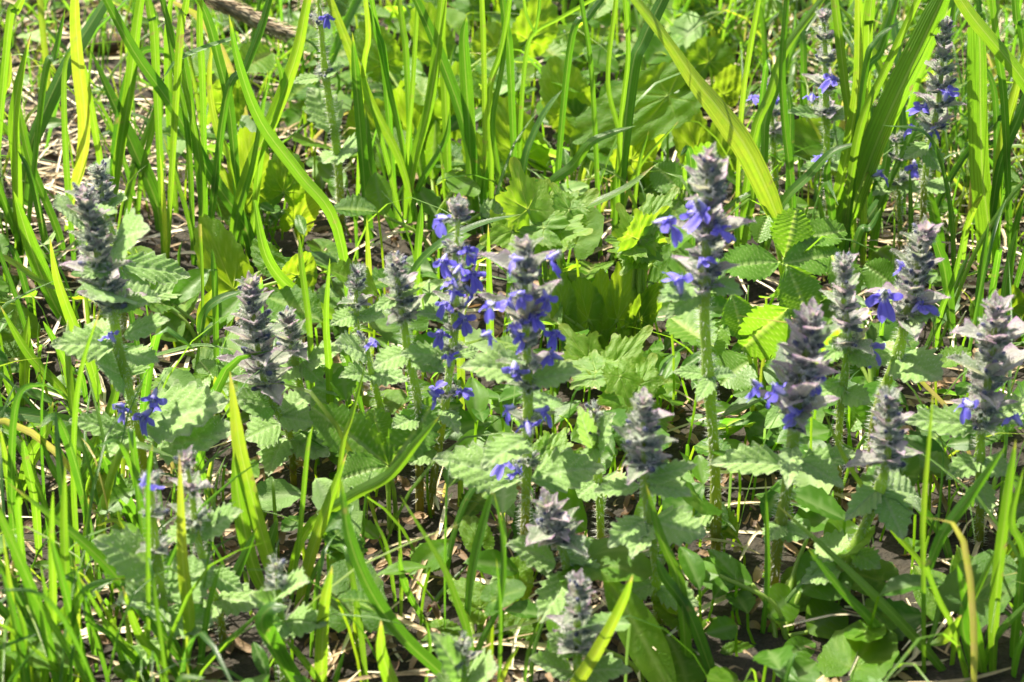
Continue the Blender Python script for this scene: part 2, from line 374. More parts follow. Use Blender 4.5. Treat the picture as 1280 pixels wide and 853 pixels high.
T['yellow'] = mesh_set('lobed_leaf', M['yellow'], [polar_leaf(50 + s, r_lobed, (0, .95, -.95, 1.85, -1.85), cup=c, tipamt=.35, na=150) for s, c in ((0, .2), (1, -.2), (2, .35))])
T['ovate'] = mesh_set('leaf', M['herb'], [leaf_template(60 + s, wl=w, peak=.5, teeth=1, tooth=0, fold=.2, curl=cu, quilt=.008, nveins=6, blunt=.8, nv=30, nu=9) for s, w, cu in ((0, .5, .2), (1, .42, .4), (2, .6, -.1))])
T['plantain'] = mesh_set('leaf', M['violet'], [leaf_template(70 + s, wl=w, peak=.5, teeth=1, tooth=0, fold=.25, curl=cu, quilt=.006, nveins=5, slope=1.6, blunt=.8, nv=50, nu=11) for s, w, cu in ((0, .3, .2), (1, .36, .5))])

def leaf_matrix(B, Tp, wpx, wl, up=(0, -.35, 1), full=1.0):
    """place a template so that its base sits at B, its tip at Tp, and it shows wpx pixels wide"""
    y = Tp - B; Ln = np.linalg.norm(y) / full; y = nrm(y)
    z = np.array(up, float); z = z - y * z.dot(y)
    if np.linalg.norm(z) < .05: z = np.array([0, -1.0, .2]); z = z - y * z.dot(y)
    z = nrm(z); x = np.cross(y, z)
    mid = (B + Tp) / 2; v = nrm(mid - CAM)
    sy = y - v * y.dot(v); sy = nrm(sy); sx = x - v * x.dot(v); perp = np.linalg.norm(sx - sy * sx.dot(sy))
    W = wpx / ppm(mid) / max(perp, .4)
    s = W / wl
    s = min(max(s, Ln * .45), Ln * 2.4)
    m = Matrix(((x[0] * s, y[0] * Ln, z[0] * min(s, Ln), B[0]), (x[1] * s, y[1] * Ln, z[1] * min(s, Ln), B[1]), (x[2] * s, y[2] * Ln, z[2] * min(s, Ln), B[2]), (0, 0, 0, 1)))
    return m
WLS = dict(bugle=.56, bract=.52, strawberry=.72, violet=1.25, round=1.2, yellow=1.3, ovate=.5, plantain=.33)

# what small filler plants must not grow in front of: a coarse map of the plants that matter, by depth
ZN = np.full((110, 164), -9.0)
def claim(x0, y0, x1, y1, Y):
    if x1 < 0 or y1 < 0 or x0 > 1300 or y0 > 870: return
    s = ZN[max(0, int(y0 // 8)):int(y1 // 8) + 1, max(0, int(x0 // 8)):int(x1 // 8) + 1]
    np.maximum(s, Y, out=s)
def px_of(p):
    v = np.atleast_2d(p) - CAM; d = v @ FWD; return 640 + FPX * v[:, 0] / d, 426.5 - FPX * (v @ UP) / d
def blocks(p, keep=.1):
    x, y = px_of(p); ok = (x >= 0) & (x < 1300) & (y >= 0) & (y < 870)
    if not ok.any(): return False
    z = ZN[(y[ok] // 8).astype(int), (x[ok] // 8).astype(int)]
    if x[0] < 250 and y[0] > 560: keep = max(keep, .45)
    return bool((p[ok][:, 1] < z - .004).mean() > .04) and rng.random() > keep
# ------------------------------------------------------------------ ground
def build_ground():
    xs = np.concatenate([-np.geomspace(60, 1.45, 14), np.linspace(-1.4, 1.4, 150), np.geomspace(1.45, 60, 14)])
    ys = np.concatenate([-np.geomspace(60, 1.25, 14), np.linspace(-1.2, 2.2, 180), np.geomspace(2.3, 90, 14)])
    X, Y = np.meshgrid(xs, ys)
    Z = np.zeros_like(X)
    for k in range(26):
        f = rng.uniform(8, 90); a = rng.uniform(0, 6.28); p = rng.uniform(0, 6.28)
        Z += np.sin((X * math.cos(a) + Y * math.sin(a)) * f + p) * .05 / f
    near = (np.abs(X) < 1.5) & (Y > -1.3) & (Y < 2.25)
    Z = np.where(near, Z, Z * .3) - .004
    mb = MB(); mb.add(np.stack([X, Y, Z], -1).reshape(-1, 3), grid_faces(len(ys), len(xs)))
    o = obj('ground', mb.mesh('ground', M['soil'])); o['kind'] = 'structure'
build_ground()

# ------------------------------------------------------------------ bugle plants
BRACTS = []
def with_hairs(mb, n, ln, edge_only=False, mi=1):
    V = np.concatenate(mb.v); f = mb.f
    idx = rng.integers(0, len(f), n); c = np.array([V[list(f[i])].mean(0) for i in idx])
    nn = np.array([np.cross(V[f[i][1]] - V[f[i][0]], V[f[i][3]] - V[f[i][0]]) for i in idx]); nn /= np.linalg.norm(nn, axis=1, keepdims=True) + 1e-12
    nn *= rng.choice([-1, 1], n)[:, None]
    d = nn * .8 + np.array([1, 0, 0]) * np.sign(c[:, :1]) * .7 + rng.normal(size=(n, 3)) * .4
    hairs(mb, c, d, ln, ln * .07, mi)
    return mb
for tv in (.15, .5, .95):
    row = []
    for s, w, tt, cu in ((0, .56, .05, .25), (1, .60, .25, .05), (2, .5, .04, -.2), (3, .64, .3, .3)):
        mb = leaf_template(10 + s, wl=w, peak=.38, teeth=3, tooth=tt, fold=.45, curl=cu, quilt=.018, nveins=4, slope=1., blunt=1.2, nv=26, nu=9, tipamt=1.0 if tv > .3 else .3)
        mb.t = [np.full(len(a), tv) for a in mb.t]
        with_hairs(mb, 190, .10)
        row.append(mb.mesh('bract', [M['bract'], M['hair']]))
    BRACTS.append(row)
def ellipsoid(mb, c, r, axis, n=8, m=6, tint=.5, mi=0):
    ax = nrm(axis); a = nrm(np.cross(ax, [.3, .9, .2])); b = np.cross(ax, a)
    V = []
    for i in range(m + 1):
        ph = math.pi * i / m
        for j in range(n):
            th = 2 * math.pi * j / n
            V.append(c + ax * (-math.cos(ph) * r[1]) + (a * math.cos(th) + b * math.sin(th)) * math.sin(ph) * r[0])
    f = [(i * n + j, i * n + (j + 1) % n, (i + 1) * n + (j + 1) % n, (i + 1) * n + j) for i in range(m) for j in range(n)]
    mb.add(V, f, None, tint, 0, 0, mi)
def calyx_mesh(seed, bud=False):
    r_ = np.random.default_rng(seed); mb = MB()
    k = 10; zs = [0, .3, .6, .8]; rs = [.10, .19, .22, .20]
    V = []
    for z, r in zip(zs, rs):
        for j in range(k):
            a = 2 * math.pi * j / k; V.append((r * math.cos(a), z, r * math.sin(a)))
    f = [(i * k + j, i * k + (j + 1) % k, (i + 1) * k + (j + 1) % k, (i + 1) * k + j) for i in range(3) for j in range(k)]
    base = 3 * k
    for j in range(0, k, 2):
        a = 2 * math.pi * (j + .5) / k; V.append((.25 * math.cos(a), 1.25 + r_.uniform(-.1, .1), .25 * math.sin(a)))
        f.append((base + j, base + (j + 1) % k, len(V) - 1))
    mb.add(V, f, None, r_.uniform(.2, .9), 0, np.array([0.] * (4 * k) + [1.] * 5))
    n = 80; th = r_.uniform(0, 6.28, n); y = r_.uniform(.1, 1.1, n)
    pts = np.stack([.2 * np.cos(th), y, .2 * np.sin(th)], 1); d = np.stack([np.cos(th), r_.uniform(0, .9, n), np.sin(th)], 1)
    hairs(mb, pts, d, .36, .024)
    return mb.mesh('calyx', [M['calyx'], M['hair']])
CALYX = [calyx_mesh(s) for s in range(4)]
def bud_mesh(seed):
    mb = MB(); ellipsoid(mb, np.array([0, .5, 0]), (.24, .5), (0, 1, .15), 10, 7, .3 + .4 * (seed % 2))
    n = 30; r_ = np.random.default_rng(seed); d = r_.normal(size=(n, 3)); d[:, 1] = np.abs(d[:, 1]); d /= np.linalg.norm(d, axis=1, keepdims=True)
    hairs(mb, d * np.array([.22, .5, .22]) + np.array([0, .5, 0]), d, .2, .015)
    return mb.mesh('bud', [M['bud'], M['hair']])
BUD = [bud_mesh(s) for s in range(2)]
def flower_mesh(seed):
    r_ = np.random.default_rng(seed); mb = MB()
    c = catmull([(0, 0, 0), (0, .15, .04), (0, .32, .07), (0, .44, .06)], 8)
    tube(mb, c, np.linspace(.07, .15, 8), 8, .6, 0, np.linspace(.8, .35, 8))
    mouth = np.array([0, .42, .06]); down = nrm(np.array([0, .70, -.71])); nz = nrm(np.array([0, .71, .70]))
    na, nr = 45, 9
    th = np.linspace(-R(128), R(128), na); rho = np.linspace(0.02, 1, nr)
    def lob(t):
        a = abs(t); c_ = .80 * math.exp(-(a / .60) ** 4.0) * (1 - .20 * math.exp(-(a / .12) ** 2))
        s_ = .58 * math.exp(-(abs(a - 1.30) / .50) ** 3)
        return max(c_, s_, .24)
    rr = np.array([lob(t + r_.normal() * .01) for t in th]) * (1 + .08 * r_.normal())
    Rr = rho[:, None] * rr[None, :]; T_ = th[None, :]
    lat = np.sin(T_) * Rr; dn = np.cos(T_) * Rr
    cupz = -.35 * Rr ** 2 * (1 + .5 * np.cos(2 * T_)) + .06 * np.sin(T_ * 5 + seed) * rho[:, None] + .05 * np.sin(lat * 16)
    V = mouth + lat[..., None] * np.array([1., 0, 0]) + dn[..., None] * down + cupz[..., None] * nz
    vein = (np.sin(T_ * 15) > .55) * np.clip(1 - rho[:, None] * .9, 0, 1) * .7
    tipv = np.clip(.75 - rho[:, None] * 2.4, 0, 1) * np.ones_like(lat) * (np.abs(T_) < .8) + .0
    mb.add(V.reshape(-1, 3), grid_faces(nr, na), None, np.clip(.45 + .25 * rho[:, None] + .0 * T_, 0, 1).ravel(), vein.ravel(), tipv.ravel())
    # short upper lip: two small upright teeth
    for s in (-1, 1):
        mb.add([mouth + (s * .02, 0, .03), mouth + (s * .15, -.02, .02), mouth + (s * .13, .05, .17), mouth + (s * .05, .06, .20)], [(0, 1, 2, 3)], None, .4)
    # stamens
    for s in (-1, 1):
        cc = catmull([mouth + (s * .03, -.1, .02), mouth + (s * .04, .08, .14), mouth + (s * .05, .2, .16)], 5)
        tube(mb, cc, .014, 4, .6, 0, .9); ellipsoid(mb, cc[-1], (.03, .035), (0, 1, 0), 6, 4, .5, 1)
    return mb.mesh('flower', [M['petal'], M['calyx']])
FLOWER = [flower_mesh(s) for s in range(5)]
T['bugle'] = [with_hairs(mb, 200, .05).mesh('leaf', [M['bugle'], M['hair']]) for mb in
    [leaf_template(s, wl=w, peak=.45, teeth=6, tooth=.16, fold=fo, curl=cu, quilt=.035, nveins=6, slope=.8, blunt=.9, tipamt=.5) for s, w, fo, cu in ((1, .58, .15, .3), (2, .52, .3, .5), (3, .62, .05, .12), (4, .5, .25, -.1), (5, .6, .1, .6))]]

def frame(o_, y, z, sx, sy, sz):
    y = nrm(y); z = np.array(z, float); z = z - y * z.dot(y); z = nrm(z); x = np.cross(y, z)
    return Matrix(((x[0] * sx, y[0] * sy, z[0] * sz, o_[0]), (x[1] * sx, y[1] * sy, z[1] * sz, o_[1]), (x[2] * sx, y[2] * sy, z[2] * sz, o_[2]), (0, 0, 0, 1)))
BG = 'blue bugle plants flowering among the grass'
def bugle(label, stem, row, w=70, whorls=None, nw=8, ybot=None, flowers=(), leaves=(), r=6, purple=.6, lean=0.0, rot=None, fs=10, top=True, cal=9, bk=1.0):
    Yb = Yg(row); ys = [p[1] for p in stem]; y0, y1 = min(ys), max(max(ys), row)
    pts = [P(x, y, Yb + lean * (y1 - y) / max(y1 - y0, 1)) for x, y in stem]
    gb = G(stem[-1][0] + (0 if stem[-1][1] > row - 5 else (stem[-1][0] - stem[-2][0]) * .3), row)
    if pts[-1][2] > .004: pts.append(np.array([gb[0], gb[1], -.004]))
    c = catmull(pts[::-1], 40)                                   # base -> tip
    base = (float(c[0][0]), float(c[0][1]), 0.0)
    for i_ in range(0, 40, 2):
        x_, y_ = px_of(c[i_]); claim(x_[0] - r * .6, y_[0] - 4, x_[0] + r * .6, y_[0] + 4, c[i_][1])
    ws_ = [w_[0] for w_ in whorls] if whorls else [ybot or min(ys) + 120]
    xt = [p[0] for p in stem if p[1] <= max(ws_) + 30]
    claim(min(xt) - w * .45, min(ys) - 6, max(xt) + w * .45, max(ws_) + 8, Yb)
    for fl in flowers: claim(fl[0] - 12, fl[1] - 12, fl[0] + 12, fl[1] + 12, Yb)
    for lf in leaves:
        for u_ in (.15, .5, .85):
            x_, y_ = lf[0] + (lf[2] - lf[0]) * u_, lf[1] + (lf[3] - lf[1]) * u_; claim(x_ - lf[4] * .3, y_ - lf[4] * .3, x_ + lf[4] * .3, y_ + lf[4] * .3, Yb - .006)
    root = thing('bugle_plant', label, 'wildflower', base, BG)
    cy = 426.5 - FPX * ((c - CAM) @ UP) / ((c - CAM) @ FWD)       # pixel row of each centreline point
    o = np.argsort(cy); tt = tangents(c)
    def at(y): 
        return np.array([np.interp(y, cy[o], c[o][:, k]) for k in range(3)]), nrm(np.array([np.interp(y, cy[o], tt[o][:, k]) for k in range(3)]))
    px = 1 / ppm(c[20]); rr = r * px * .60
    rad = np.interp(np.linspace(0, 1, 40), [0, .6, 1], [rr * 1.05, rr, rr * .45])
    for yj in [w_[0] for w_ in (whorls or [])] + [lf[1] for lf in leaves]:
        ci = int(np.argmin(np.abs(cy - yj))); rad = rad * (1 + .16 * np.exp(-((np.arange(40) - ci) / 1.1) ** 2))
    rad = np.minimum(rad, rr * 1.25)
    mb = MB(); tube(mb, c, rad, 8, np.interp(np.linspace(0, 1, 40), [0, .25, .5, 1], [.25, .45, .7, .8]))
    n = int(1300 * np.linalg.norm(c[0] - c[-1]) / .2); i = rng.integers(2, 39, n); th = rng.uniform(0, 6.28, n)
    d = np.stack([np.cos(th), np.sin(th), rng.normal(0, .25, n)], 1)
    hairs(mb, c[i] + (c[np.minimum(i + 1, 39)] - c[i]) * rng.random(n)[:, None] + d * rad[i][:, None] * .9, d, .0034, .00024)
    obj('stem', mb.mesh('stem', [M['stem'], M['hair']]), root)
    rot = rng.uniform(0, 1.57) if rot is None else rot
    ytip = min(ys)
    if whorls is None:
        ybot = ybot if ybot is not None else ytip + 120
        k = np.linspace(0, 1, max(3, round(nw * .78))); whorls = [(ytip + 7 + (ybot - ytip - 7) * kk ** 1.12, w / 2 * (.5 + .5 * kk ** .8), kk) for kk in k]
    else:
        whorls = [(y, ln, min(1, i / max(1, len(whorls) - 1))) for i, (y, ln) in enumerate(whorls)]
    if top:
        p0, t0 = at(ytip + 5)
        for j in range(9):
            a = rng.uniform(0, 6.28); el = R(rng.uniform(48, 84)); d = np.array([math.cos(a) * math.cos(el), math.sin(a) * math.cos(el), math.sin(el)])
            ln = w * px * rng.uniform(.22, .36)
            ti = 2 if rng.random() < purple else 1
            obj('bract', BRACTS[ti][rng.integers(4)], root, frame(p0 - t0 * ln * .4 + d * rr * .3, d, np.cross(np.cross(d, t0), d) + 0, ln * .9, ln, ln * .9))
        for j in range(5):
            a = rng.uniform(0, 6.28); d = nrm(np.array([math.cos(a) * .5, math.sin(a) * .5, 1])); s = w * px * .09
            obj('calyx', CALYX[rng.integers(4)], root, frame(p0 + d * .001, d, (0, 0, 1), s, s, s))
    for i, (y, ln, kk) in enumerate(whorls):
        p, t = at(y); ln *= px * bk * 1.36
        a0 = rot + i * math.pi / 2
        up_el = 58 - 38 * kk
        for j in range(6 if ln > 0 else 0):
            if j >= 4 and rng.random() < .3: continue
            a = a0 + (j % 2) * math.pi + (math.pi / 2 if j >= 2 else 0) + (.8 if j >= 4 else 0) + rng.normal() * .18
            el = R(up_el + rng.normal() * 8 + (12 if j >= 2 else 0)); f = (1.0 if j < 2 else .78 if j < 4 else .6) * rng.uniform(.82, 1.15)
            d = np.array([math.cos(a) * math.cos(el), math.sin(a) * math.cos(el), math.sin(el)])
            ti = 2 if rng.random() < purple * .75 else (1 if rng.random() < .6 else 0)
            L_ = ln * f
            zz = np.array([0, 0, 1.0]) - d * d[2] * 1.0 - .25 * np.array([math.cos(a), math.sin(a), 0])
            obj('bract', BRACTS[ti][rng.integers(4)], root, frame(p + d * rr * .4, d, zz, L_ * rng.uniform(.85, 1.15), L_, L_))
        for j in range(cal):
            a = a0 + 2 * math.pi * (j + .5) / cal + rng.normal() * .2; el = R(22 + 22 * (1 - kk) + rng.normal() * 9)
            d = np.array([math.cos(a) * math.cos(el), math.sin(a) * math.cos(el), math.sin(el)]); s = max(.0042, min(.0066, abs(ln) * .4)) * rng.uniform(.85, 1.15)
            o_ = p + d * rr * .7 + t * rng.uniform(-.0012, .0025)
            obj('calyx', CALYX[rng.integers(4)], root, frame(o_, d, (0, 0, 1), s, s, s))
            if rng.random() < .22: obj('bud', BUD[rng.integers(2)], root, frame(o_ + d * s * .55, d, (0, 0, 1), s * .8, s * .8, s * .8))
    for fl in flowers:
        fx, fy = fl[0], fl[1]; sz = (fl[2] * .82 if len(fl) > 2 else fs) * 1e-3
        p, t = at(fy - 6); yy = p[1]
        tg = P(fx, fy, yy); dx = tg[0] - p[0]; Rch = sz * .95
        if abs(dx) < Rch * .8: dy = -math.sqrt(Rch ** 2 - dx ** 2)
        else: dy = -abs(dx) * .75
        tg = P(fx, fy, yy + dy); d = np.array([dx, dy, .1 * sz]); d = nrm(d + rng.normal(size=3) * .08)
        s = sz * rng.uniform(.9, 1.12)
        fo = obj('flower', FLOWER[rng.integers(5)], root, frame(tg - d * s * .75 + np.array([0, 0, .001]), d, (rng.normal() * .15, 0, 1), s, s, s))
        cs = s * .55
        obj('calyx', CALYX[rng.integers(4)], fo, frame(tg - d * s * .85 + np.array([0, 0, .001]), d, (0, 0, 1), cs * .8, cs, cs * .8))
    for lf in leaves:
        bx, by, tx, ty, lw = lf[:5]; dY = lf[5] if len(lf) > 5 else -.01
        p, t = at(by); B = P(bx, by, p[1]) ; Tp = P(tx, ty, p[1] + dY)
        if Tp[2] < .004: Tp = G(tx, ty, .004)
        if B[2] < .003: B = G(bx, by, .003)
        # petiole hugs the stem
        up_ = lf[6] if len(lf) > 6 else (rng.normal() * .15, -.45, 1)
        k = int(rng.integers(5))
        obj('leaf', T['bugle'][k], root, leaf_matrix(B, Tp, lw, WLS['bugle'], up_))
    return root

bugle('fully open central spike with many tiers of blue flowers and three pairs of toothed leaves', [(655,304),(657,400),(660,500),(658,600),(656,660)], 735, 72, r=9,
  whorls=[(322,20),(338,26),(354,44),(378,30),(402,54),(430,30),(462,30),(486,24),(530,26),(578,18)], purple=.3, rot=.2, lean=.01,
  flowers=[(633,330),(683,334),(627,376),(655,372),(685,385),(617,421),(657,430),(690,423),(681,446,11),(642,476,14),(629,516),(659,526,14),(690,519),(625,580),(648,600),(608,386,11),(640,405,11),(668,398,11)],
  leaves=[(655,466,583,447,44,-.005),(663,475,728,468,38,-.01),(660,548,612,566,32,-.03),(662,512,702,495,28,.02),(650,600,545,566,52,0),(664,600,748,572,48,0),(655,452,622,446,16,-.02),(658,705,615,728,30,-.02),(660,700,700,712,32,.01)])
bugle('slender spike of violet-blue flowers just left of the central spike, under an arching grass blade', [(574,258),(570,310),(568,350),(569,404),(561,470),(556,510),(542,600)], 640, 52, r=8,
  whorls=[(264,14),(276,18),(318,18),(344,22),(366,20),(388,24),(412,18),(440,14),(492,14)], purple=.35,
  flowers=[(545,279,14),(589,317),(553,338),(594,348),(571,361),(595,376),(551,386),(584,409),(549,420,11),(563,442,11),(545,483,10),(579,487),(550,504,11),(580,334),(560,350,11),(600,328,10)],
  leaves=[(556,446,512,436,26),(560,396,535,386,16),(568,445,600,436,18,.01),(552,512,572,530,20,-.02),(545,560,515,575,26)])
bugle('tall purple-tipped spike on a thick hairy stem right of centre, below the broad lance leaf', [(886,197),(885,280),(880,370),(885,470),(893,570),(895,680)], 700, 78, r=11,
  whorls=[(206,18),(222,26),(244,36),(262,24),(286,36),(302,40),(326,26),(346,34),(362,26)], purple=.75,
  flowers=[(847,283,15),(880,275,17),(905,286,14),(883,323,11),(846,340,15),(865,280,12)],
  leaves=[(872,356,822,373,26,-.02),(888,355,924,358,22,-.01),(876,366,838,388,24,-.02),(886,470,842,462,18,0),(890,470,925,462,20,.02),(892,470,870,500,20,-.02),(893,640,850,650,26),(896,640,925,655,26,.01)])
bugle('stout pyramid spike with lilac bracts and blue flowers above two pale toothed leaves', [(1015,398),(1008,440),(998,490),(992,545),(985,600),(975,660),(966,730)], 748, 122, r=12,
  whorls=[(406,20),(420,30),(438,38),(458,46),(476,38),(500,62),(518,44),(534,20)], purple=.75, rot=.15, bk=.95,
  flowers=[(961,487,15),(1023,484,12),(997,530,14),(950,492,11)],
  leaves=[(983,582,893,568,40,-.005),(990,558,985,598,32,-.04),(996,586,1068,562,36,.0),(1000,575,1050,600,30,-.02),(978,655,955,675,24,-.02),(970,660,1010,672,26)])
bugle('small all-lilac spike without flowers between the stout spike and the flowering one behind', [(1055,328),(1055,380),(1060,430),(1050,520)], 640, 62, nw=8, ybot=432, r=8, purple=.8,
  leaves=[(1058,432,1028,446,24),(1060,440,1095,448,26),(1055,480,1020,492,28),(1055,490,1085,500,30)])
bugle('grey-lilac spike with a single blue flower low on its bare stem, upper right', [(1156,291),(1146,340),(1134,395),(1120,450),(1095,520)], 620, 84, nw=9, ybot=402, r=11, purple=.7,
  flowers=[(1103,379,17),(1159,379,13),(1129,341,10),(1087,435,15)],
  leaves=[(1116,442,1055,449,28),(1120,448,1175,466,48,-.02),(1118,440,1092,425,18,.02),(1122,396,1172,392,24,-.01)])
bugle('wide-armed spike at the right edge with spreading lilac bracts and a low blue flower', [(1246,383),(1240,440),(1232,500),(1226,545),(1225,640)], 690, 104, r=9, purple=.7,
  whorls=[(394,22),(410,26),(432,48),(452,30),(472,54),(494,36),(516,34),(534,28)], rot=.1,
  flowers=[(1203,508,14),(1262,518,13)],
  leaves=[(1222,532,1143,518,34),(1234,532,1288,500,42,.01),(1224,575,1185,590,34,-.01),(1228,575,1262,590,30,-.01),(1222,600,1240,640,26,-.02)])
bugle('short lilac-tipped spike without flowers, between the stout spike and the right-edge spike', [(1110,498),(1110,560),(1100,610),(1070,680),(1025,750)], 765, 68, nw=7, ybot=576, r=11, purple=.75,
  leaves=[(1102,612,1130,668,46,-.02),(1106,610,1158,622,40,.02),(1098,612,1062,640,36,-.02),(1065,690,1100,712,36,-.01),(1062,690,1015,672,40,.01),(1050,710,1005,720,34)])
bugle('flowerless pink-tipped spike in shade with deep green toothed leaves, right of the central spike', [(803,506),(805,560),(808,620),(818,700),(822,775)], 790, 76, nw=7, ybot=582, r=9, purple=.6,
  leaves=[(806,600,865,578,24),(810,606,860,612,30,-.01),(800,608,742,616,24),(815,652,882,664,46,-.01),(806,650,770,668,34,-.02),(812,655,790,690,30,-.03),(820,735,870,748,36),(818,730,775,742,34)])
bugle('squat rosette-topped spike with pale toothed collar leaves, below the central spike', [(684,634),(694,668),(708,705),(718,780)], 800, 84, nw=5, ybot=678, r=8, purple=.7,
  leaves=[(694,706,643,676,36,-.01),(702,700,759,680,40,.01),(712,716,682,762,44,-.03),(714,712,752,720,30,-.01)])
bugle('small lilac spike at the bottom edge beside a bright yellow-green grass blade', [(723,728),(722,780),(722,840),(725,880)], 888, 72, nw=7, ybot=812, r=9, purple=.75,
  leaves=[(716,842,660,824,36,-.01),(728,842,776,828,32,-.01),(716,820,688,792,28,.0),(722,845,735,880,30,-.03)])
bugle('slim mauve spike without flowers left of centre, leaning above pale quilted leaves', [(313,357),(320,420),(330,475),(345,512),(362,545)], 600, 80, nw=10, ybot=484, r=7, purple=.8, rot=.3,
  leaves=[(345,512,300,492,34),(350,530,305,545,42),(352,520,388,486,36,.01),(362,548,412,572,46),(356,548,330,585,40,-.02),(350,520,395,525,34,-.01)])
bugle('stubby mauve spike tucked against the slim one at its right', [(358,394),(366,440),(380,510)], 565, 52, nw=5, ybot=442, r=7, purple=.7, lean=.01,
  leaves=[(384,456,422,430,22),(378,452,402,478,30,-.01),(376,455,345,470,28),(384,490,420,505,34)])
bugle('left-hand leaning spike with dark buds, pale leafy bracts and deep blue flowers low down', [(103,244),(118,290),(125,340),(140,385),(147,430),(160,480),(170,530),(182,600)], 650, 76, nw=11, ybot=385, r=9, purple=.35, rot=.1, cal=8,
  flowers=[(133,416,11),(157,513,13),(190,511,14),(173,532,16)],
  leaves=[(102,276,68,252,24),(115,266,147,257,18,.01),(140,310,168,276,28,-.01),(140,330,105,340,24),(150,372,128,355,30,-.02),(148,372,208,362,34,.02),(150,385,175,375,20),(144,432,64,426,38),(155,420,208,400,24),(142,420,100,402,30,.01),(152,470,122,448,36,-.01),(162,470,182,432,30,.01),(176,532,274,494,62,-.01),(200,562,280,528,48,-.02),(160,540,95,520,28),(165,545,130,560,30,-.02),(158,440,196,452,26,-.01)])
bugle('small grey-mauve tip standing just behind the left-hand leaning spike', [(125,211),(130,260),(150,330)], 470, 44, nw=5, ybot=252, r=6, purple=.6,
  leaves=[(130,262,160,250,18),(150,330,240,345,34,.01),(150,335,182,372,30)])
bugle('pale green-grey budding spike left of the two open central spikes', [(493,328),(500,370),(510,440),(522,500),(524,560)], 640, 58, nw=6, ybot=398, r=9, purple=.15,
  leaves=[(508,372,536,354,16),(500,370,470,385,18),(510,440,470,452,30),(514,445,552,460,32),(522,520,490,535,32),(522,525,560,540,30,.01)])
bugle('small lilac-topped shoot half hidden behind a dark grass blade, left of the budding spike', [(447,339),(445,390),(450,460)], 530, 40, nw=4, ybot=382, r=6, purple=.5,
  leaves=[(446,392,418,400,24),(448,395,482,398,24),(450,430,425,450,28)])
bugle('distant pale spike at the top right with one bright blue flower facing out', [(1029,19),(1032,80),(1033,160),(1036,250)], 315, 52, nw=7, ybot=142, r=7, purple=.5, fs=13,
  flowers=[(1032,100,14),(1014,118,12),(1024,195,10)], leaves=[(1030,146,984,134,14),(1034,146,1070,140,14),(1034,200,1000,215,18),(1036,205,1066,215,18)])
bugle('distant leaning spike at the top right corner behind a long grass blade, several blue flowers', [(1181,32),(1174,120),(1162,185),(1155,240)], 345, 62, nw=9, ybot=158, r=7, purple=.55,
  flowers=[(1187,110,15),(1148,131,14),(1169,174,12),(1131,162,11),(1175,165,10)], leaves=[(1152,182,1177,216,30),(1160,180,1130,200,24),(1156,230,1190,240,24)])
bugle('mauve shoot with loose bracts behind a bright upright grass blade, lower left', [(232,574),(240,620),(246,670),(262,725),(275,770)], 805, 66, nw=4, ybot=655, r=8, purple=.7, cal=4,
  leaves=[(250,668,298,640,30),(246,665,205,672,26),(258,715,300,735,34),(256,712,215,715,30),(268,750,320,745,36),(265,750,225,790,40,-.02)])
bugle('shaggy short plant with one blue flower among very large quilted leaves, lower left', [(188,600),(192,660),(200,740),(205,810)], 835, 50, nw=4, ybot=690, r=11, purple=.2, cal=5,
  flowers=[(183,616,12)], leaves=[(196,712,122,670,52,-.01),(204,745,150,705,50,.0),(208,748,268,705,56,.01),(206,770,262,775,48,-.01),(204,760,165,735,36,-.02),(206,800,160,830,34,-.02)])
bugle('thin-leaved tall stem at the top with a dark blue bud, beside the brown seed head', [(396,-30),(404,68),(412,130),(421,187),(426,258)], 300, 40, r=8, whorls=[(30,10),(92,9)], purple=.2, top=False,
  flowers=[(408,27,10)], leaves=[(420,166,388,108,44,.01),(402,98,366,100,12),(422,192,402,202,20,-.01),(424,192,446,180,22),(404,96,432,84,14)])
bugle('blurred far spike with faint lilac tiers left of the distant pale one', [(962,102),(965,150),(968,220)], 265, 38, nw=5, ybot=165, r=5, purple=.5, flowers=[(942,122,10),(970,125,9)], leaves=[(966,170,940,180,16),(967,170,992,178,16)])
bugle('low plant with two blue flowers peeping below the distant leaning spike', [(1120,170),(1122,225),(1125,270)], 325, 36, nw=4, ybot=228, r=5, purple=.3, flowers=[(1108,218,14),(1143,217,12)], leaves=[(1122,228,1095,238,18),(1124,228,1150,240,20)])
bugle('woolly flowerless shoot with folded green leaves at the foot of the central spike', [(742,512),(745,560),(750,640)], 680, 30, nw=3, ybot=540, r=8, purple=.05, cal=3,
  leaves=[(742,562,722,506,28),(746,560,764,520,24),(748,600,720,620,34),(750,602,785,612,32),(746,560,730,580,22,-.02)])
bugle('short stem with one blue bud and green leaves in front of the budding spike', [(458,425),(462,455),(478,520),(484,560)], 600, 24, whorls=[(434,8)], r=7, purple=.1, top=False, cal=4,
  flowers=[(462,428,9)], leaves=[(458,442,432,424,22),(462,468,502,466,26),(464,470,430,462,22),(480,520,450,540,30)])
bugle('grey-green leafy shoot among the grass at the bottom edge, left of centre', [(345,705),(350,760),(355,850)], 875, 34, nw=3, ybot=735, r=8, purple=.1, cal=3,
  leaves=[(352,775,318,740,34),(354,778,330,810,38,-.02),(355,780,395,770,34),(352,740,372,722,22)])
bugle('pale woolly young shoot cut by the bottom edge below the centre', [(578,800),(580,850),(580,900)], 930, 34, nw=3, ybot=830, r=8, purple=.1, cal=3,
  leaves=[(578,850,560,800,30),(582,855,612,832,34),(580,860,552,850,28)])
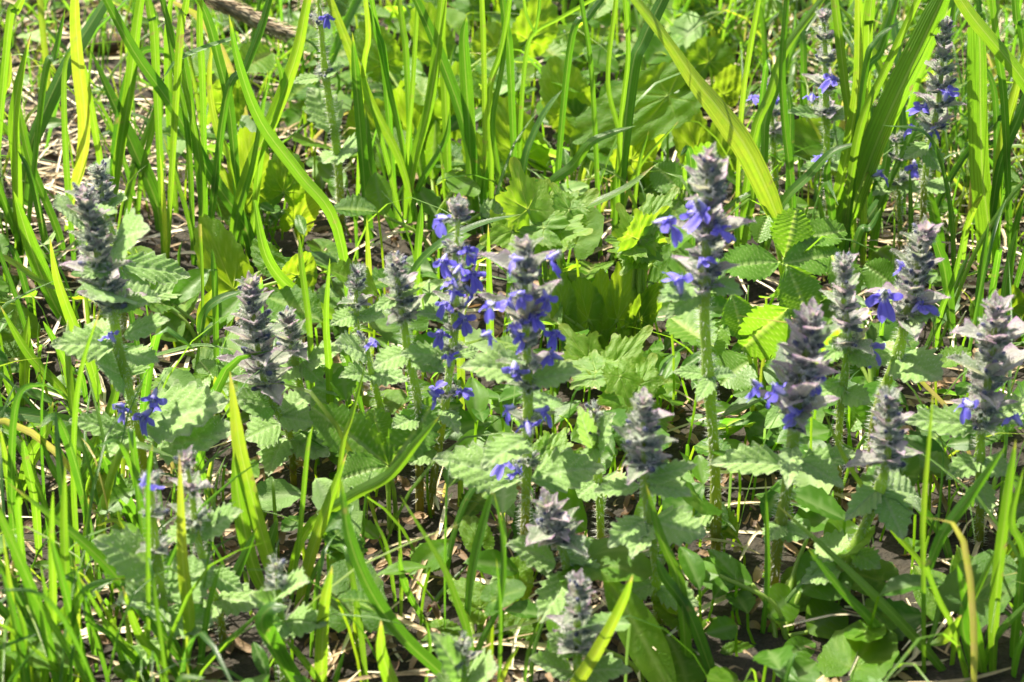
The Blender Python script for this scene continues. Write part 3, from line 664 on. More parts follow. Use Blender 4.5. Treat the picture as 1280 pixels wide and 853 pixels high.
# ------------------------------------------------------------------ broad-leaved herbs
def herb(name, label, cat, row, bx, leaves, kind, group=None, mat_stalk='stem', stalk_r=.0011):
    """leaves: (bx,by,tx,ty,w[,rowOffsetPx, kind]) in photo pixels; each on its own stalk from the plant's base"""
    b = G(bx, row); root = thing(name, label, cat, (float(b[0]), float(b[1]), 0.0), group)
    for lf in leaves:
        x0, y0, x1, y1, w = lf[:5]; lrow = row + (lf[5] if len(lf) > 5 else 0); kd = lf[6] if len(lf) > 6 else kind
        up_ = lf[7] if len(lf) > 7 else (rng.normal() * .2, -.5, 1)
        Yl = Yg(lrow); B = P(x0, y0, Yl); Tp = P(x1, y1, Yl + (.012 if y1 < y0 else -.012))
        if B[2] < .004: B = G(x0, y0, .004)
        if Tp[2] < .004: Tp = G(x1, y1, .004)
        if kd in ('violet', 'round', 'yellow'):
            B = B + (Tp - B) * .0
        if B[2] > .02:
            for u_ in (.1, .35, .6, .85):
                x_, y_ = x0 + (x1 - x0) * u_, y0 + (y1 - y0) * u_; claim(x_ - w * .33, y_ - 6, x_ + w * .33, y_ + 6, Yl)
        ms = T[kd]; me = ms[int(rng.integers(len(ms)))]
        lo = obj('leaf', me, root, leaf_matrix(B, Tp, w, WLS[kd], up_))
        g = np.array([b[0] + rng.normal() * .003, b[1] + rng.normal() * .003, -.003])
        mid = (g + B) / 2 + np.array([(B - g)[0] * -.25, 0, .15 * abs(B[2])])
        cl = catmull([g, mid, B], 14); mb = MB(); tube(mb, cl, np.linspace(stalk_r * 1.2, stalk_r * .8, 14), 6, .7)
        obj('leaf_stalk', mb.mesh('leaf_stalk', M[mat_stalk]), root)
    return root
VG, SG = 'round-leaved violets', 'wild strawberry leaves'
F_ = (.38, -1, -.05)   # faces the camera
herb('violet_plant', 'cluster of big heart-shaped leaves top centre, one dark leaf with a lit right rim', 'plant', 265, 720,
  [(655,196,612,112,88,0,'violet',F_),(835,120,702,180,112,10,'violet',(0,-.8,.6)),(712,140,690,64,84,-30,'violet',F_),(740,180,700,118,70,-20,'violet',F_),(790,200,840,110,70,-8,'violet',F_),(610,215,580,160,60,10,'violet',F_)], 'violet', VG)
herb('violet_plant', 'cluster of shaded rounded leaves between upright grass, left of the big heart-shaped ones', 'plant', 215, 520,
  [(520,170,500,92,80,0,'violet',F_),(470,165,440,100,70,5,'round',F_),(560,150,575,70,74,-10,'violet',F_),(620,60,600,10,60,-60,'round',F_),(480,80,450,20,70,-50,'violet',F_),(545,60,520,-5,70,-60,'violet',F_),(660,50,690,-10,70,-70,'violet',F_)], 'violet', VG)
herb('violet_plant', 'single round glossy leaf high at the right of the top centre', 'plant', 150, 890, [(886,78,880,26,66,0,'round',(0,-.3,1)),(905,118,925,78,50,10,'violet',F_),(862,105,845,60,50,0,'violet',F_)], 'round', VG)
herb('violet_plant', 'two upright sunlit heart-shaped leaves left of centre behind a fine grass stem', 'plant', 420, 285,
  [(292,362,250,262,86,0,'violet',F_),(372,345,400,300,46,0,'round',F_),(340,330,312,296,48,-10,'violet',F_)], 'violet', VG)
herb('violet_plant', 'dull green crinkled leaves in shade behind crossing grass, upper left', 'plant', 300, 325,
  [(318,240,300,150,78,0,'violet',F_),(355,240,360,180,70,0,'violet',F_),(300,270,265,225,54,6,'violet'),(370,280,400,230,56,0,'violet',F_),(280,130,300,70,50,-70,'round',F_)], 'violet', VG)
herb('violet_plant', 'group of pale green upright leaves lit from behind, between the two tall spikes', 'plant', 450, 745,
  [(735,400,716,315,52,0,'round',F_),(772,400,786,312,54,0,'violet',(.2,-1,.4)),(752,390,752,330,40,-6,'violet',(0,-.7,.7)),(705,395,695,330,46,6,'violet',F_),(800,400,830,345,50,0,'violet',F_),(745,450,720,395,60,8,'violet'),(815,330,840,275,40,-30,'round')], 'violet', VG)
herb('violet_plant', 'dark green leaf mass right of the top centre, under the bent grass blade', 'plant', 240, 880,
  [(870,190,850,115,66,0,'violet',F_),(905,200,900,140,60,0,'violet',F_),(820,240,790,190,60,15,'violet'),(880,240,850,200,50,10,'round')], 'violet', VG)
herb('violet_plant', 'yellow-green round leaf at the right edge', 'plant', 430, 1270, [(1262,388,1275,338,52,0,'round',F_),(1230,395,1215,360,36,0,'round')], 'round', VG)
herb('violet_plant', 'low dark leaves in deep shade between the shaded spike and the tall stem', 'plant', 800, 850,
  [(850,770,810,725,54,0),(870,800,915,770,50,0),(820,800,775,780,50,10),(850,830,858,870,56,20),(900,720,935,703,40,-50),(790,700,766,668,44,-60),(915,820,955,812,44,10)], 'violet', VG)
herb('violet_plant', 'dark shaded leaves low in the middle behind the leaning grass blades', 'plant', 800, 590,
  [(600,760,560,720,64,0),(640,740,655,690,60,-30),(560,800,520,780,60,0),(640,790,680,760,60,0),(545,700,510,680,50,-70),(600,680,580,640,50,-80)], 'violet', VG)
herb('strawberry_plant', 'three ribbed leaflets catching full sun right of centre, behind the stout spike', 'plant', 460, 978,
  [(974,328,900,330,42,0,'strawberry',(0,-.5,1)),(978,330,1056,318,44,0,'strawberry'),(980,322,1000,262,52,-10,'strawberry',F_),(984,332,1010,400,52,10,'strawberry',F_),(960,270,945,300,36,-30),(990,300,1060,285,38,-20)], 'strawberry', SG)
herb('strawberry_plant', 'broad smooth-lit strawberry leaflets beside the tall spike, over its stem', 'plant', 520, 950,
  [(985,386,930,440,66,0,'strawberry',F_),(915,368,928,425,40,0,'strawberry',F_),(905,400,880,445,44,10),(975,440,1010,455,44,0),(940,450,900,478,60,0,'strawberry'),(955,460,1010,470,54,0,'ovate')], 'strawberry', SG)
herb('strawberry_plant', 'large fan of ribbed leaflets low left of the central spike', 'plant', 660, 487,
  [(485,582,392,506,66,0,'strawberry',(0,-.8,.7)),(487,582,545,500,58,0,'strawberry',(0,-.8,.7)),(483,584,420,598,44,10),(480,580,470,510,50,-8,'strawberry',F_)], 'strawberry', SG)
herb('strawberry_plant', 'small bright ribbed leaflets beside the big quilted leaf on the left', 'plant', 540, 272,
  [(270,478,250,448,30,0),(270,478,300,456,28,0),(268,482,278,505,28,0),(262,470,235,490,26,0)], 'strawberry', SG)
herb('strawberry_plant', 'pale ribbed leaf behind the top of the tall spike', 'plant', 330, 850, [(850,240,818,205,44,0,'strawberry',F_),(855,238,895,182,52,0,'strawberry',F_),(850,250,830,285,40,0)], 'strawberry', SG)
herb('strawberry_plant', 'ribbed leaflets with dark fronts in front of the lilac spikes on the right', 'plant', 560, 1100,
  [(1050,420,1080,380,40,-60),(1090,500,1060,535,40,0),(1120,360,1080,330,44,-120,'strawberry',F_),(1080,560,1130,540,46,0),(1040,320,1070,370,40,-100,'strawberry',F_)], 'strawberry', SG)
YG = 'young yellow-green lobed plants'
herb('lobed_herb', 'bronze-tipped yellow lobed leaves above the central spike', 'plant', 420, 690,
  [(660,262,640,192,66,0,'yellow',F_),(690,282,752,235,60,0,'yellow',(0,-.8,.7)),(680,285,628,270,50,8),(700,290,745,292,44,6),(712,262,688,225,40,-5),(640,290,600,300,50,10)], 'yellow', YG)
herb('lobed_herb', 'sprawling sunlit lobed leaves between the central and the tall spike', 'plant', 560, 790,
  [(735,450,700,400,46,-40),(770,455,818,405,50,-20,'yellow',(0,-.6,.8)),(745,465,700,455,46,-10),(790,490,730,455,70,0,'yellow',(0,-.5,1)),(800,480,820,440,50,0,'yellow'),(775,470,790,510,44,10),(810,520,840,560,40,10)], 'yellow', YG)
herb('lobed_herb', 'upright yellowish shoot with small toothed leaves left of the tall spike', 'plant', 440, 797,
  [(796,300,770,250,44,0,'yellow',F_),(800,300,838,255,48,0,'yellow',F_),(797,305,760,300,40,0),(800,310,840,300,40,0),(797,320,775,345,36,0),(815,270,850,232,40,-10)], 'yellow', YG)
herb('lobed_herb', 'fresh yellow-green lobed leaves by the foot of the central spike', 'plant', 640, 700, [(690,560,712,530,36,0),(700,580,735,560,34,0),(680,560,660,585,30,0),(712,600,752,612,36,0)], 'yellow', YG)
herb('broad_leaf_plant', 'low green oval leaves at the bottom right, one folded and pale', 'plant', 800, 985,
  [(975,828,1022,800,34,0),(1000,740,1060,700,60,-20),(940,730,862,702,46,-30),(900,720,850,705,34,-10),(960,770,1000,740,50,0),(1010,790,1060,760,60,0),(1030,680,1075,655,46,-60),(1010,670,985,650,34,-60)], 'ovate', 'low broad-leaved plants')
herb('broad_leaf_plant', 'green lance leaves at the right edge below the wide-armed spike', 'plant', 760, 1255,
  [(1250,740,1285,680,50,0,'plantain',F_),(1235,760,1200,690,46,0,'plantain',F_),(1200,800,1145,700,60,10,'plantain',F_),(1225,800,1205,680,56,20,'plantain',F_),(1262,650,1290,620,40,-60,'ovate')], 'plantain', 'low broad-leaved plants')
herb('broad_leaf_plant', 'upright dark broad leaf with a lighter midrib in the shade at the lower centre', 'plant', 860, 800,
  [(845,880,755,715,56,0,'plantain',F_),(860,870,850,790,60,0,'plantain',F_),(720,800,690,760,40,-20,'ovate')], 'plantain', 'low broad-leaved plants')
herb('broad_leaf_plant', 'brown-edged decaying leaves in the bottom left corner', 'plant', 880, 20, [(30,870,0,800,50,0,'plantain',F_),(50,880,20,810,36,0,'plantain',F_),(10,870,-20,780,40,0,'plantain',F_)], 'plantain', 'low broad-leaved plants')
herb('broad_leaf_plant', 'soft pale leaf standing up between grass stems above the central spikes', 'plant', 330, 540, [(540,225,548,152,24,-60,'ovate',F_),(530,235,520,160,18,-60,'ovate',F_),(565,240,590,225,40,0,'ovate'),(600,268,640,262,34,0,'bugle'),(480,270,470,215,40,0,'ovate',F_)], 'ovate', 'low broad-leaved plants')
herb('broad_leaf_plant', 'lance leaves behind the slim mauve spike on the left', 'plant', 460, 260,
  [(215,380,262,335,30,-20,'ovate'),(205,390,200,340,34,-20,'ovate',F_),(248,415,270,362,30,0,'plantain',F_),(260,420,305,363,26,0,'ovate'),(225,425,200,395,34,0,'ovate'),(190,372,240,350,24,-20,'bugle'),(225,440,240,405,24,0,'ovate')], 'ovate', 'low broad-leaved plants')

# ------------------------------------------------------------------ grass: traced tufts (thing) of blades (parts)
def blade_mesh(pts3, wpx, roll, tint, taper='tip', ncross=5, fold=.16, n=26, up=None):
    c = catmull(pts3, n); t = tangents(c); v = c - CAM; v /= np.linalg.norm(v, axis=1, keepdims=True)
    s0 = np.cross(t, v); s0 /= np.linalg.norm(s0, axis=1, keepdims=True) + 1e-12; n0 = np.cross(s0, t)
    if up is not None:
        s0 = np.cross(t, np.array(up, float)); s0 /= np.linalg.norm(s0, axis=1, keepdims=True) + 1e-12; side = s0; comp = 1.0
    else:
        ro = roll + np.linspace(-.22, .22, n) * rng.choice([-1, 1]); side = s0 * np.cos(ro)[:, None] + n0 * np.sin(ro)[:, None]; comp = 1 / max(math.cos(roll), .62)
    u = np.linspace(0, 1, n)
    pr = np.interp(u, [0, .25, .55, .8, .93, 1], [.72, 1, 1, .72, .34, .03]) if taper == 'tip' else np.interp(u, [0, .2, .5, .8, .93, 1], [.3, .75, 1, .7, .34, .03]) if taper == 'lance' else np.interp(u, np.linspace(0, 1, len(taper)), taper) if isinstance(taper, list) else np.ones(n)
    mid = c[n // 2]
    w = wpx / ppm(mid) * comp * pr * (1 + .05 * np.sin(u * 9 + rng.random() * 6))
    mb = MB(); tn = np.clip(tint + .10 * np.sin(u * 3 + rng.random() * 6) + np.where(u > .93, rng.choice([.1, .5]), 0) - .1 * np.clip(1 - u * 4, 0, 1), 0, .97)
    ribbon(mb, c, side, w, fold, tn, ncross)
    return mb.mesh('blade', M['grass'])
GT = 'tufts of tall meadow grass'
def tuft(label, row, blades, extra=4, cat='grass', group=GT, name='grass_tuft', spread=.02, tall=.14):
    """blades: (region, width px, tone 0..1, [(x, y) base -> tip], opts)"""
    xs = [q(b[0], *b[3][0])[0] for b in blades]; bx = float(np.mean(xs))
    base = G(bx, row); root = thing(name, label, cat, (float(base[0]), float(base[1]), 0.0), group)
    for b in blades:
        reg, w, tone, pts = b[:4]; o = b[4] if len(b) > 4 else {}
        pp = [q(reg, *p) for p in pts]
        xe, ye = pp[-1]; xp, yp = pp[-2]; dl = math.hypot(xe - xp, ye - yp)
        if ye < 6 or xe < 0 or xe > 1280:
            ex = rng.uniform(60, 150); pp.append((xe + (xe - xp) / dl * ex, ye + (ye - yp) / dl * ex))
        rb = o.get('row', max(row, pp[0][1] + 6) + rng.uniform(-6, 6))
        Yb = Yg(rb); lean = o.get('lean', rng.uniform(-.02, .02)); y0, y1 = min(p[1] for p in pp), max(pp[0][1], rb)
        P3 = [P(x, y, Yb + lean * (y1 - y) / max(60, y1 - y0)) for x, y in pp]
        if P3[0][2] > .006 and not o.get('free'):
            x0, y0_ = pp[0]; x1_, y1_ = pp[1]; k = (x0 - x1_) / max(20, abs(y0_ - y1_)) * (rb - y0_) * .35
            k = max(-25, min(25, k)); P3.insert(0, G(x0 + k, rb, -.003))
        for k in range(1, len(P3)):
            if P3[k][2] < .002: P3[k][2] = .002
        for p_ in catmull(P3, 16):
            x_, y_ = px_of(p_); claim(x_[0] - w * .5, y_[0] - 5, x_[0] + w * .5, y_[0] + 5, p_[1])
        if rb < 350 and w > 7 and w < 30: w = w * .86
        roll = o.get('roll', R(42 - 72 * tone) + rng.normal() * .12)
        obj('blade', blade_mesh(P3, w, roll, o.get('tint', .18 + .55 * tone), o.get('taper', 'tip'), 5, o.get('fold', .16), 26, o.get('up')), root)  # tint by tone: own green plus some backlight and shade put into the colour
    DEFER.append((root, base, extra, spread, tall))
    return root
DEFER = []
def extras(root, base, extra, spread, tall):
    for k in range(extra * 2 if base[1] < .1 else extra):
        a = rng.uniform(0, 6.28); g = base + np.array([rng.normal() * spread, rng.normal() * spread * .7, 0]); g[2] = -.003
        h = tall * rng.uniform(.4, 1.0); ln = rng.uniform(.1, .7) * h; d = np.array([math.cos(a), math.sin(a) * .6, 0])
        p1 = g + d * ln * .2 + np.array([0, 0, h * .5]); p2 = g + d * ln * .55 + np.array([0, 0, h * .85]); p3 = g + d * ln * 1.1 + np.array([0, 0, h * rng.uniform(.75, 1.1)])
        if blocks(catmull([g, p1, p2, p3], 12), .05): continue
        obj('blade', blade_mesh([g, p1, p2, p3], rng.uniform(5, 11), rng.uniform(-.9, .6), rng.uniform(.1, .75), n=18, ncross=3), root)
UPV = (0, -.3, 1)
tuft('wide yellow-lit and dark blades crossing at the top left behind the leaning spike', 285, [
  ('A',20,.1,[(110,560),(170,400),(250,230),(330,100),(410,-30)]),
  ('A',18,1,[(262,740),(300,600),(312,450),(290,250),(278,100),(275,-30)]),
  ('A',16,.9,[(422,690),(450,500),(480,300),(500,120),(522,-30)]),
  ('A',10,.9,[(372,620),(350,480),(320,300),(300,200)]),
  ('A',20,.2,[(575,740),(500,560),(420,380),(330,180)]),
  ('A',10,.3,[(470,760),(500,600),(540,480),(585,350)]),
  ('A',8,.4,[(520,640),(560,480),(575,380),(600,280)])], 3)
tuft('tuft of long dark diagonal blades crossing left of the seed head, upper left', 330, [
  ('A',18,.15,[(900,830),(780,650),(640,400),(500,200),(385,-10)]),
  ('A',19,.75,[(870,800),(920,620),(1010,420),(1090,200),(1128,15)]),
  ('A',9,.25,[(875,800),(930,600),(985,260)]),
  ('A',10,.9,[(870,650),(800,480),(770,300),(785,125)]),
  ('A',8,.4,[(700,640),(680,420),(640,250),(600,-10)]),
  ('A',8,.6,[(700,830),(600,500)]),
  ('A',6,.8,[(605,790),(590,570)]),
  ('A',12,.6,[(745,780),(735,600),(700,400),(640,180)]),
  ('A',14,.35,[(850,440),(800,200),(760,60),(715,-30)]),
  ('A',12,.2,[(830,370),(900,250),(960,100),(995,-20)]),
  ('A',10,.5,[(745,300),(735,150),(735,-20)]),
  ('A',10,.3,[(690,300),(640,160),(590,-20)]),
  ('A',12,.6,[(570,180),(555,60),(540,-20)]),
  ('A',11,.8,[(660,160),(680,40),(690,-20)]),
  ('A',10,.5,[(860,140),(740,180),(650,225),(600,290)],{'free':1,'up':UPV,'tint':.5}),
  ('A',12,.6,[(1010,200),(1040,300),(1000,420),(960,560)][::-1])], 3)
tuft('long blade sweeping down right to a bright drooping tip left of the budding spike', 470, [
  ('A',15,.45,[(1240,840),(1100,640),(960,450),(880,240),(842,55)],{'row':440,'lean':-.03}),
  ('Z',16,.85,[(318,250),(333,320),(365,362),(420,396),(478,420)],{'free':1,'row':470,'lean':-.03,'taper':'lance'})], 0)
tuft('tuft of narrow blades at the left edge in front of dry straw', 330, [
  ('A',16,.75,[(70,860),(60,600),(50,450),(70,300),(115,120)]),
  ('A',12,.35,[(215,860),(120,620),(85,480),(60,330)]),
  ('A',10,.3,[(60,860),(0,700),(-40,560)]),
  ('A',10,.6,[(0,400),(30,300),(40,190)],{'tint':.93}),
  ('A',12,.6,[(30,120),(60,40),(90,-20)]),
  ('A',10,.25,[(160,300),(200,200),(240,30)]),
  ('A',9,.4,[(10,260),(40,160),(30,60)]),
  ('D',20,.3,[(255,390),(190,270),(120,100),(50,-120)]),
  ('D',14,.35,[(150,180),(100,60),(70,-80)]),
  ('D',12,.3,[(70,60),(20,-60),(-30,-200)])], 5)
tuft('tuft of tall straight blades at the top centre left of the pale standing leaf', 300, [
  ('B',14,.8,[(310,870),(240,600),(130,380),(50,180),(-25,-10)]),
  ('B',9,.6,[(250,570),(190,300),(150,100),(128,-20)]),
  ('B',6,.8,[(262,565),(280,350),(295,100),(302,-20)]),
  ('B',15,.75,[(280,625),(340,400),(370,200),(392,-20)]),
  ('B',15,.25,[(120,860),(100,600),(75,300),(60,120)]),
  ('B',16,.2,[(225,860),(130,640),(110,400)]),
    ('B',9,.8,[(265,860),(245,690)]),
  ('B',8,.9,[(100,290),(120,140),(108,-20)]),
  ('B',7,.5,[(240,830),(180,560),(120,360)]),
  ('B',9,.4,[(300,700),(400,520),(420,400)])], 1)
tuft('tuft of dark green blades at the top centre in front of the heart-shaped leaves', 290, [
  ('B',17,.2,[(520,690),(470,450),(400,250),(340,100),(285,-20)]),
  ('B',18,.45,[(492,500),(482,350),(470,150),(480,60)]),
  ('B',8,.8,[(545,290),(537,0)]),
  ('B',8,.6,[(600,670),(575,450),(610,250),(640,0)]),
  ('B',9,.85,[(570,540),(565,330),(610,180),(640,-10)]),
  ('B',12,.4,[(640,230),(625,100),(610,-20)]),
  ('B',10,.3,[(545,700),(555,590),(545,540)]),
  ('B',14,.6,[(400,300),(385,140),(395,-20)]),
  ('B',9,.4,[(260,240),(245,100),(230,-20)]),
  ('B',11,.3,[(180,260),(150,120),(120,20)])], 1)
tuft('fine branching stem standing in front of the heart-shaped leaves, top centre', 270, [
  ('B',5,.8,[(680,440),(700,200),(732,120),(820,70),(960,-10)],{'taper':'none'}),
  ('B',4,.7,[(730,120),(700,50),(690,-10)],{'free':1}),
  ('B',4,.5,[(732,120),(745,50),(750,-10)],{'free':1})], 0, name='grass_shoot')
tuft('pair of thin upright flowering stems crossing the big dark heart-shaped leaf', 330, [
  ('B',6,.75,[(1030,690),(1042,500),(1000,300),(1030,0)],{'taper':'none'}),
  ('B',6,.8,[(1048,470),(1075,200),(1062,-10)],{'taper':'none'}),
  ('B',6,.5,[(942,300),(900,-10)],{'taper':'none'}),
  ('B',5,.6,[(1100,640),(1265,440)],{'row':300}),('B',5,.8,[(1110,640),(1150,480)]),
  ('B',20,.1,[(1085,300),(1130,150),(1210,-20)]),
  ('B',10,.4,[(860,180),(930,60),(990,-20)],{'tint':.35})], 1)
tuft('single blue-grey blade bowing upright between the two heart-shaped leaves, top centre', 300, [
  ('B',14,.5,[(690,612),(720,510),(770,410),(832,330)],{'up':(-.6,-.5,.6),'tint':.3,'lean':.02})], 0, name='grass_shoot')
tuft('curled green blade bending right below the big dark heart-shaped leaf', 330, [
  ('B',14,.6,[(770,705),(870,610),(930,530),(1010,490),(1105,463)],{'lean':-.02})], 0, name='grass_shoot')
tuft('arching grey-green blade over the slender blue spike, tip pointing right', 420, [
  ('Z',12,.4,[(497,418),(510,352),(545,308),(600,280),(652,268)],{'up':(-.3,-.5,1),'tint':.35,'row':470,'lean':-.03})], 0, name='grass_shoot')
tuft('pale arching blade with a brown fleck leading right towards the tall spike', 400, [
  ('Z',11,.5,[(560,345),(645,275),(720,262),(780,236),(818,207)],{'up':(0,-.5,1),'tint':.6,'free':1,'row':400})], 0, name='grass_shoot')
tuft('broad lance-shaped blade with a twisted blue-grey tail above the tall spike', 340, [
  ('Z',31,1,[(978,300),(968,262),(935,190),(900,140),(868,100),(830,45),(795,0)],{'row':345,'lean':-.02,'roll':-.45,'taper':[.1,.3,.85,1,.8,.45,.4,.2],'tint':.6})], 0, name='broad_grass_shoot')
tuft('very wide two-toned blade leaning right in front of the distant spikes', 330, [
  ('C',33,.7,[(600,830),(640,740),(720,520),(810,320),(900,130),(970,-20)],{'roll':-.3,'tint':.45,'fold':.3})], 0, name='broad_grass_shoot')
tuft('tuft of bright upright blades in front of the pale distant spike, top right', 340, [
  ('C',13,.75,[(625,480),(605,300),(568,-10)]),
  ('C',13,1,[(565,800),(620,520),(652,300),(655,-10)]),
  ('C',17,1,[(690,170),(695,80),(705,-20)]),
  ('C',12,.5,[(655,500),(760,250),(880,-10)],{'tint':.55}),
  ('C',9,.35,[(675,300),(720,150),(820,70)],{'tint':.3}),
  ('C',9,.5,[(670,330),(740,190),(790,30),(800,-10)]),
  ('C',10,.6,[(710,860),(760,690),(900,400),(975,220),(1012,-10)],{'tint':.45}),
  ('C',16,.3,[(660,860),(750,720),(800,640)],{'tint':.35}),
  ('C',15,.25,[(950,860),(915,720),(868,560)]),
  ('C',8,.2,[(850,860),(845,620)]),
  ('C',10,1,[(1050,860),(1085,760),(1115,715)]),
  ('C',8,.4,[(535,860),(490,650)]),
  ('C',12,.3,[(560,800),(540,650),(550,590)],{'tint':.3})], 4)
tuft('tuft of leaning blades left of the pale distant spike', 330, [
  ('C',13,.8,[(270,510),(330,350),(390,180),(520,0)]),
  ('C',11,.3,[(410,690),(385,450),(375,250),(392,-10)]),
  ('C',8,.9,[(225,440),(255,200),(292,-10)]),
  ('C',13,.35,[(310,560),(320,420),(380,250),(400,180)]),
  ('C',14,.35,[(370,760),(480,640),(560,560),(675,520)],{'tint':.4,'up':(-.4,-.6,.7)}),
  ('C',9,.6,[(140,800),(260,710),(392,640)],{'up':(0,-.4,1)}),
  ('C',9,.5,[(240,860),(270,720),(260,660)]),
  ('C',8,.4,[(210,860),(205,740)])], 4)
tuft('tuft with one broad square-cut bright blade near the top right corner', 350, [
  ('C',25,.95,[(1135,870),(1108,640),(1100,400),(1098,200),(1092,85)],{'taper':'none','tint':.55}),
  ('C',18,.8,[(1330,420),(1265,300),(1180,190),(1080,70),(1010,-30)],{'free':1}),
  ('C',12,.8,[(1155,860),(1180,560),(1230,350),(1280,160)]),
  ('C',11,.5,[(1195,420),(1170,200),(1150,10)]),
  ('C',12,.4,[(1170,640),(1250,420),(1290,300)]),
  ('C',9,.4,[(1230,860),(1265,720)]),
  ('C',12,.3,[(1265,180),(1240,80),(1230,-20)]),
  ('C',9,.7,[(1180,640),(1200,480),(1240,340)])], 5)
tuft('tuft of narrow blades on the far right above the wide-armed spike', 440, [
  ('F',7,.8,[(960,325),(1010,190),(1055,-10)]),
  ('F',8,.6,[(900,465),(1000,250),(1068,98)]),
  ('F',10,.15,[(1095,375),(1105,200),(1135,-10)]),
  ('F',12,.3,[(1190,310),(1215,130),(1240,20)]),
  ('F',3,.8,[(1020,200),(1120,170),(1225,155)],{'free':1}),
  ('F',14,.4,[(980,200),(950,90),(910,-20)]),
  ('F',8,.5,[(1255,380),(1220,420),(1265,330)]),
  ('F',9,.3,[(650,60),(700,10),(740,-60)])], 6)
tuft('slim bright blade rising in front of the left-hand leaning spike', 510, [
  ('D',13,.9,[(370,655),(330,500),(270,370),(210,200),(183,50)]),
  ('D',12,.8,[(290,675),(200,580),(100,470),(0,300)]),
  ('D',13,.85,[(90,690),(92,500),(105,338)]),
  ('D',10,.5,[(240,510),(200,430),(158,358)]),
  ('D',7,.35,[(300,560),(270,540),(245,500)]),
  ('D',9,.6,[(60,690),(20,560),(-20,470)]),
  ('D',6,.3,[(290,640),(262,560),(245,490)],{'tint':.3})], 4)
tuft('thin straw-coloured arching blade at the left edge', 430, [
  ('D',9,.6,[(-30,100),(60,150),(170,225),(270,245)],{'free':1,'tint':.88,'up':UPV,'row':440})], 0, name='grass_shoot')
tuft('wide blade lying level from the left edge, its pale face up, crossing the leaning spike', 600, [
  ('D',17,.4,[(-60,690),(80,700),(200,718),(370,750),(560,805)],{'free':1,'tint':.3,'up':(0,-.75,.7),'row':640,'taper':'tip'})], 0, name='grass_shoot')
tuft('upright blades in front of the leaning spike, left of the big quilted leaf', 640, [
  ('D',11,.7,[(330,850),(400,700),(440,560),(456,455)]),
  ('D',13,.8,[(110,850),(170,760),(195,655)]),
  ('D',6,.5,[(560,860),(590,760),(642,665)],{'tint':.6}),
  ('D',3,.3,[(372,850),(352,450)]),
  ('D',6,.6,[(545,490),(640,465),(740,445),(862,463)],{'free':1,'up':UPV,'row':560}),
  ('G',14,.6,[(150,320),(220,220),(290,110),(365,-30)],{'tint':.4}),
  ('G',12,.8,[(60,130),(110,60),(165,-20)]),
  ('G',18,.5,[(505,292),(445,150),(372,10)],{'lean':-.02})], 3)
tuft('fine jointed stem with a clasping pale leaf left of the slim mauve spike', 530, [
  ('D',4,.6,[(715,600),(735,420),(745,250),(735,0)],{'taper':'none'}),
  ('D',12,.3,[(735,400),(750,330),(800,280),(905,243)],{'free':1,'tint':.25,'up':(0,-.6,.8),'row':530}),
  ('D',7,.4,[(730,420),(770,380),(800,360)],{'free':1}),
  ('D',8,.3,[(790,240),(785,160),(780,90)])], 1, name='grass_shoot')
tuft('bright broad blade with a blunt tip left of the ribbed leaflets, lower left of centre', 735, [
  ('G',20,.95,[(1045,560),(980,370),(920,150),(880,-20),(845,-290)],{'lean':0.0}),
  ('G',18,.9,[(1000,570),(930,420),(880,200),(858,0)]),
  ('G',12,.2,[(815,600),(860,470),(945,285)]),
  ('G',15,.9,[(1090,620),(1140,400),(1200,220),(1275,10)]),
  ('G',6,.7,[(1070,560),(1100,330),(1132,0),(1150,-90)]),
  ('G',14,.3,[(1000,480),(990,360),(1020,250)]),
  ('E',14,.8,[(-110,1130),(60,1000),(200,920),(300,800),(382,705)],{'row':740}),
  ('E',6,.5,[(20,850),(60,700),(112,500)],{'tint':.6})], 3)
tuft('single dead-straight bright blade standing before the mauve shoot, lower left', 850, [
  ('G',15,1,[(672,840),(698,650),(672,400),(660,15)],{'roll':-.4,'lean':.0})], 0, name='grass_shoot')
tuft('tuft of blades fanning up to the left at the bottom left', 860, [
  ('G',16,.35,[(665,760),(500,560),(400,430),(260,300),(30,120)]),
  ('G',13,.85,[(655,820),(520,690),(450,500)]),
  ('G',10,.6,[(690,850),(800,740),(975,578)]),
  ('G',8,.5,[(500,760),(400,650),(288,460)]),
  ('G',13,.9,[(320,870),(290,720)]),('G',9,.8,[(480,745),(465,600)]),
  ('G',12,.3,[(290,850),(120,700),(-20,560)]),
  ('G',11,.45,[(330,870),(250,560),(180,300)]),
  ('G',11,.7,[(250,600),(235,300),(240,50)]),
  ('G',9,.8,[(195,500),(190,320),(195,150)]),
  ('G',7,.9,[(285,640),(290,480)]),('G',10,.35,[(120,560),(60,400),(10,250)]),
  ('G',10,.6,[(560,870),(500,780),(420,690)]),
  ('G',6,.7,[(545,400),(545,120),(560,-20)]),
  ('G',8,.4,[(740,760),(770,560),(815,410)]),
  ('G',7,.4,[(420,700),(330,620),(270,400)])], 10, spread=.05)
tuft('dense dark blades filling the bottom left corner', 905, [
  ('G',12,.6,[(220,900),(150,600),(40,330),(-20,200)]),
  ('G',12,.3,[(100,900),(60,650),(0,420)]),
  ('G',10,.8,[(60,860),(50,620),(10,300)]),
  ('G',10,.4,[(350,900),(230,700),(100,500)]),
  ('G',9,.7,[(160,900),(180,640),(150,420)]),
  ('G',9,.5,[(30,900),(90,700),(60,560)])], 14, spread=.06, tall=.12)
tuft('dark blade with a rolled-over tip at the bottom, right of the mauve shoot', 885, [
  ('G',22,.15,[(1090,870),(1010,730),(968,640),(995,585),(1060,575)],{'lean':-.02,'fold':.3}),
  ('G',16,.9,[(1180,870),(1190,600),(1222,425)]),
  ('G',8,.6,[(1170,850),(1090,740),(1050,700)]),
  ('G',7,.3,[(1230,860),(1265,740)])], 4)
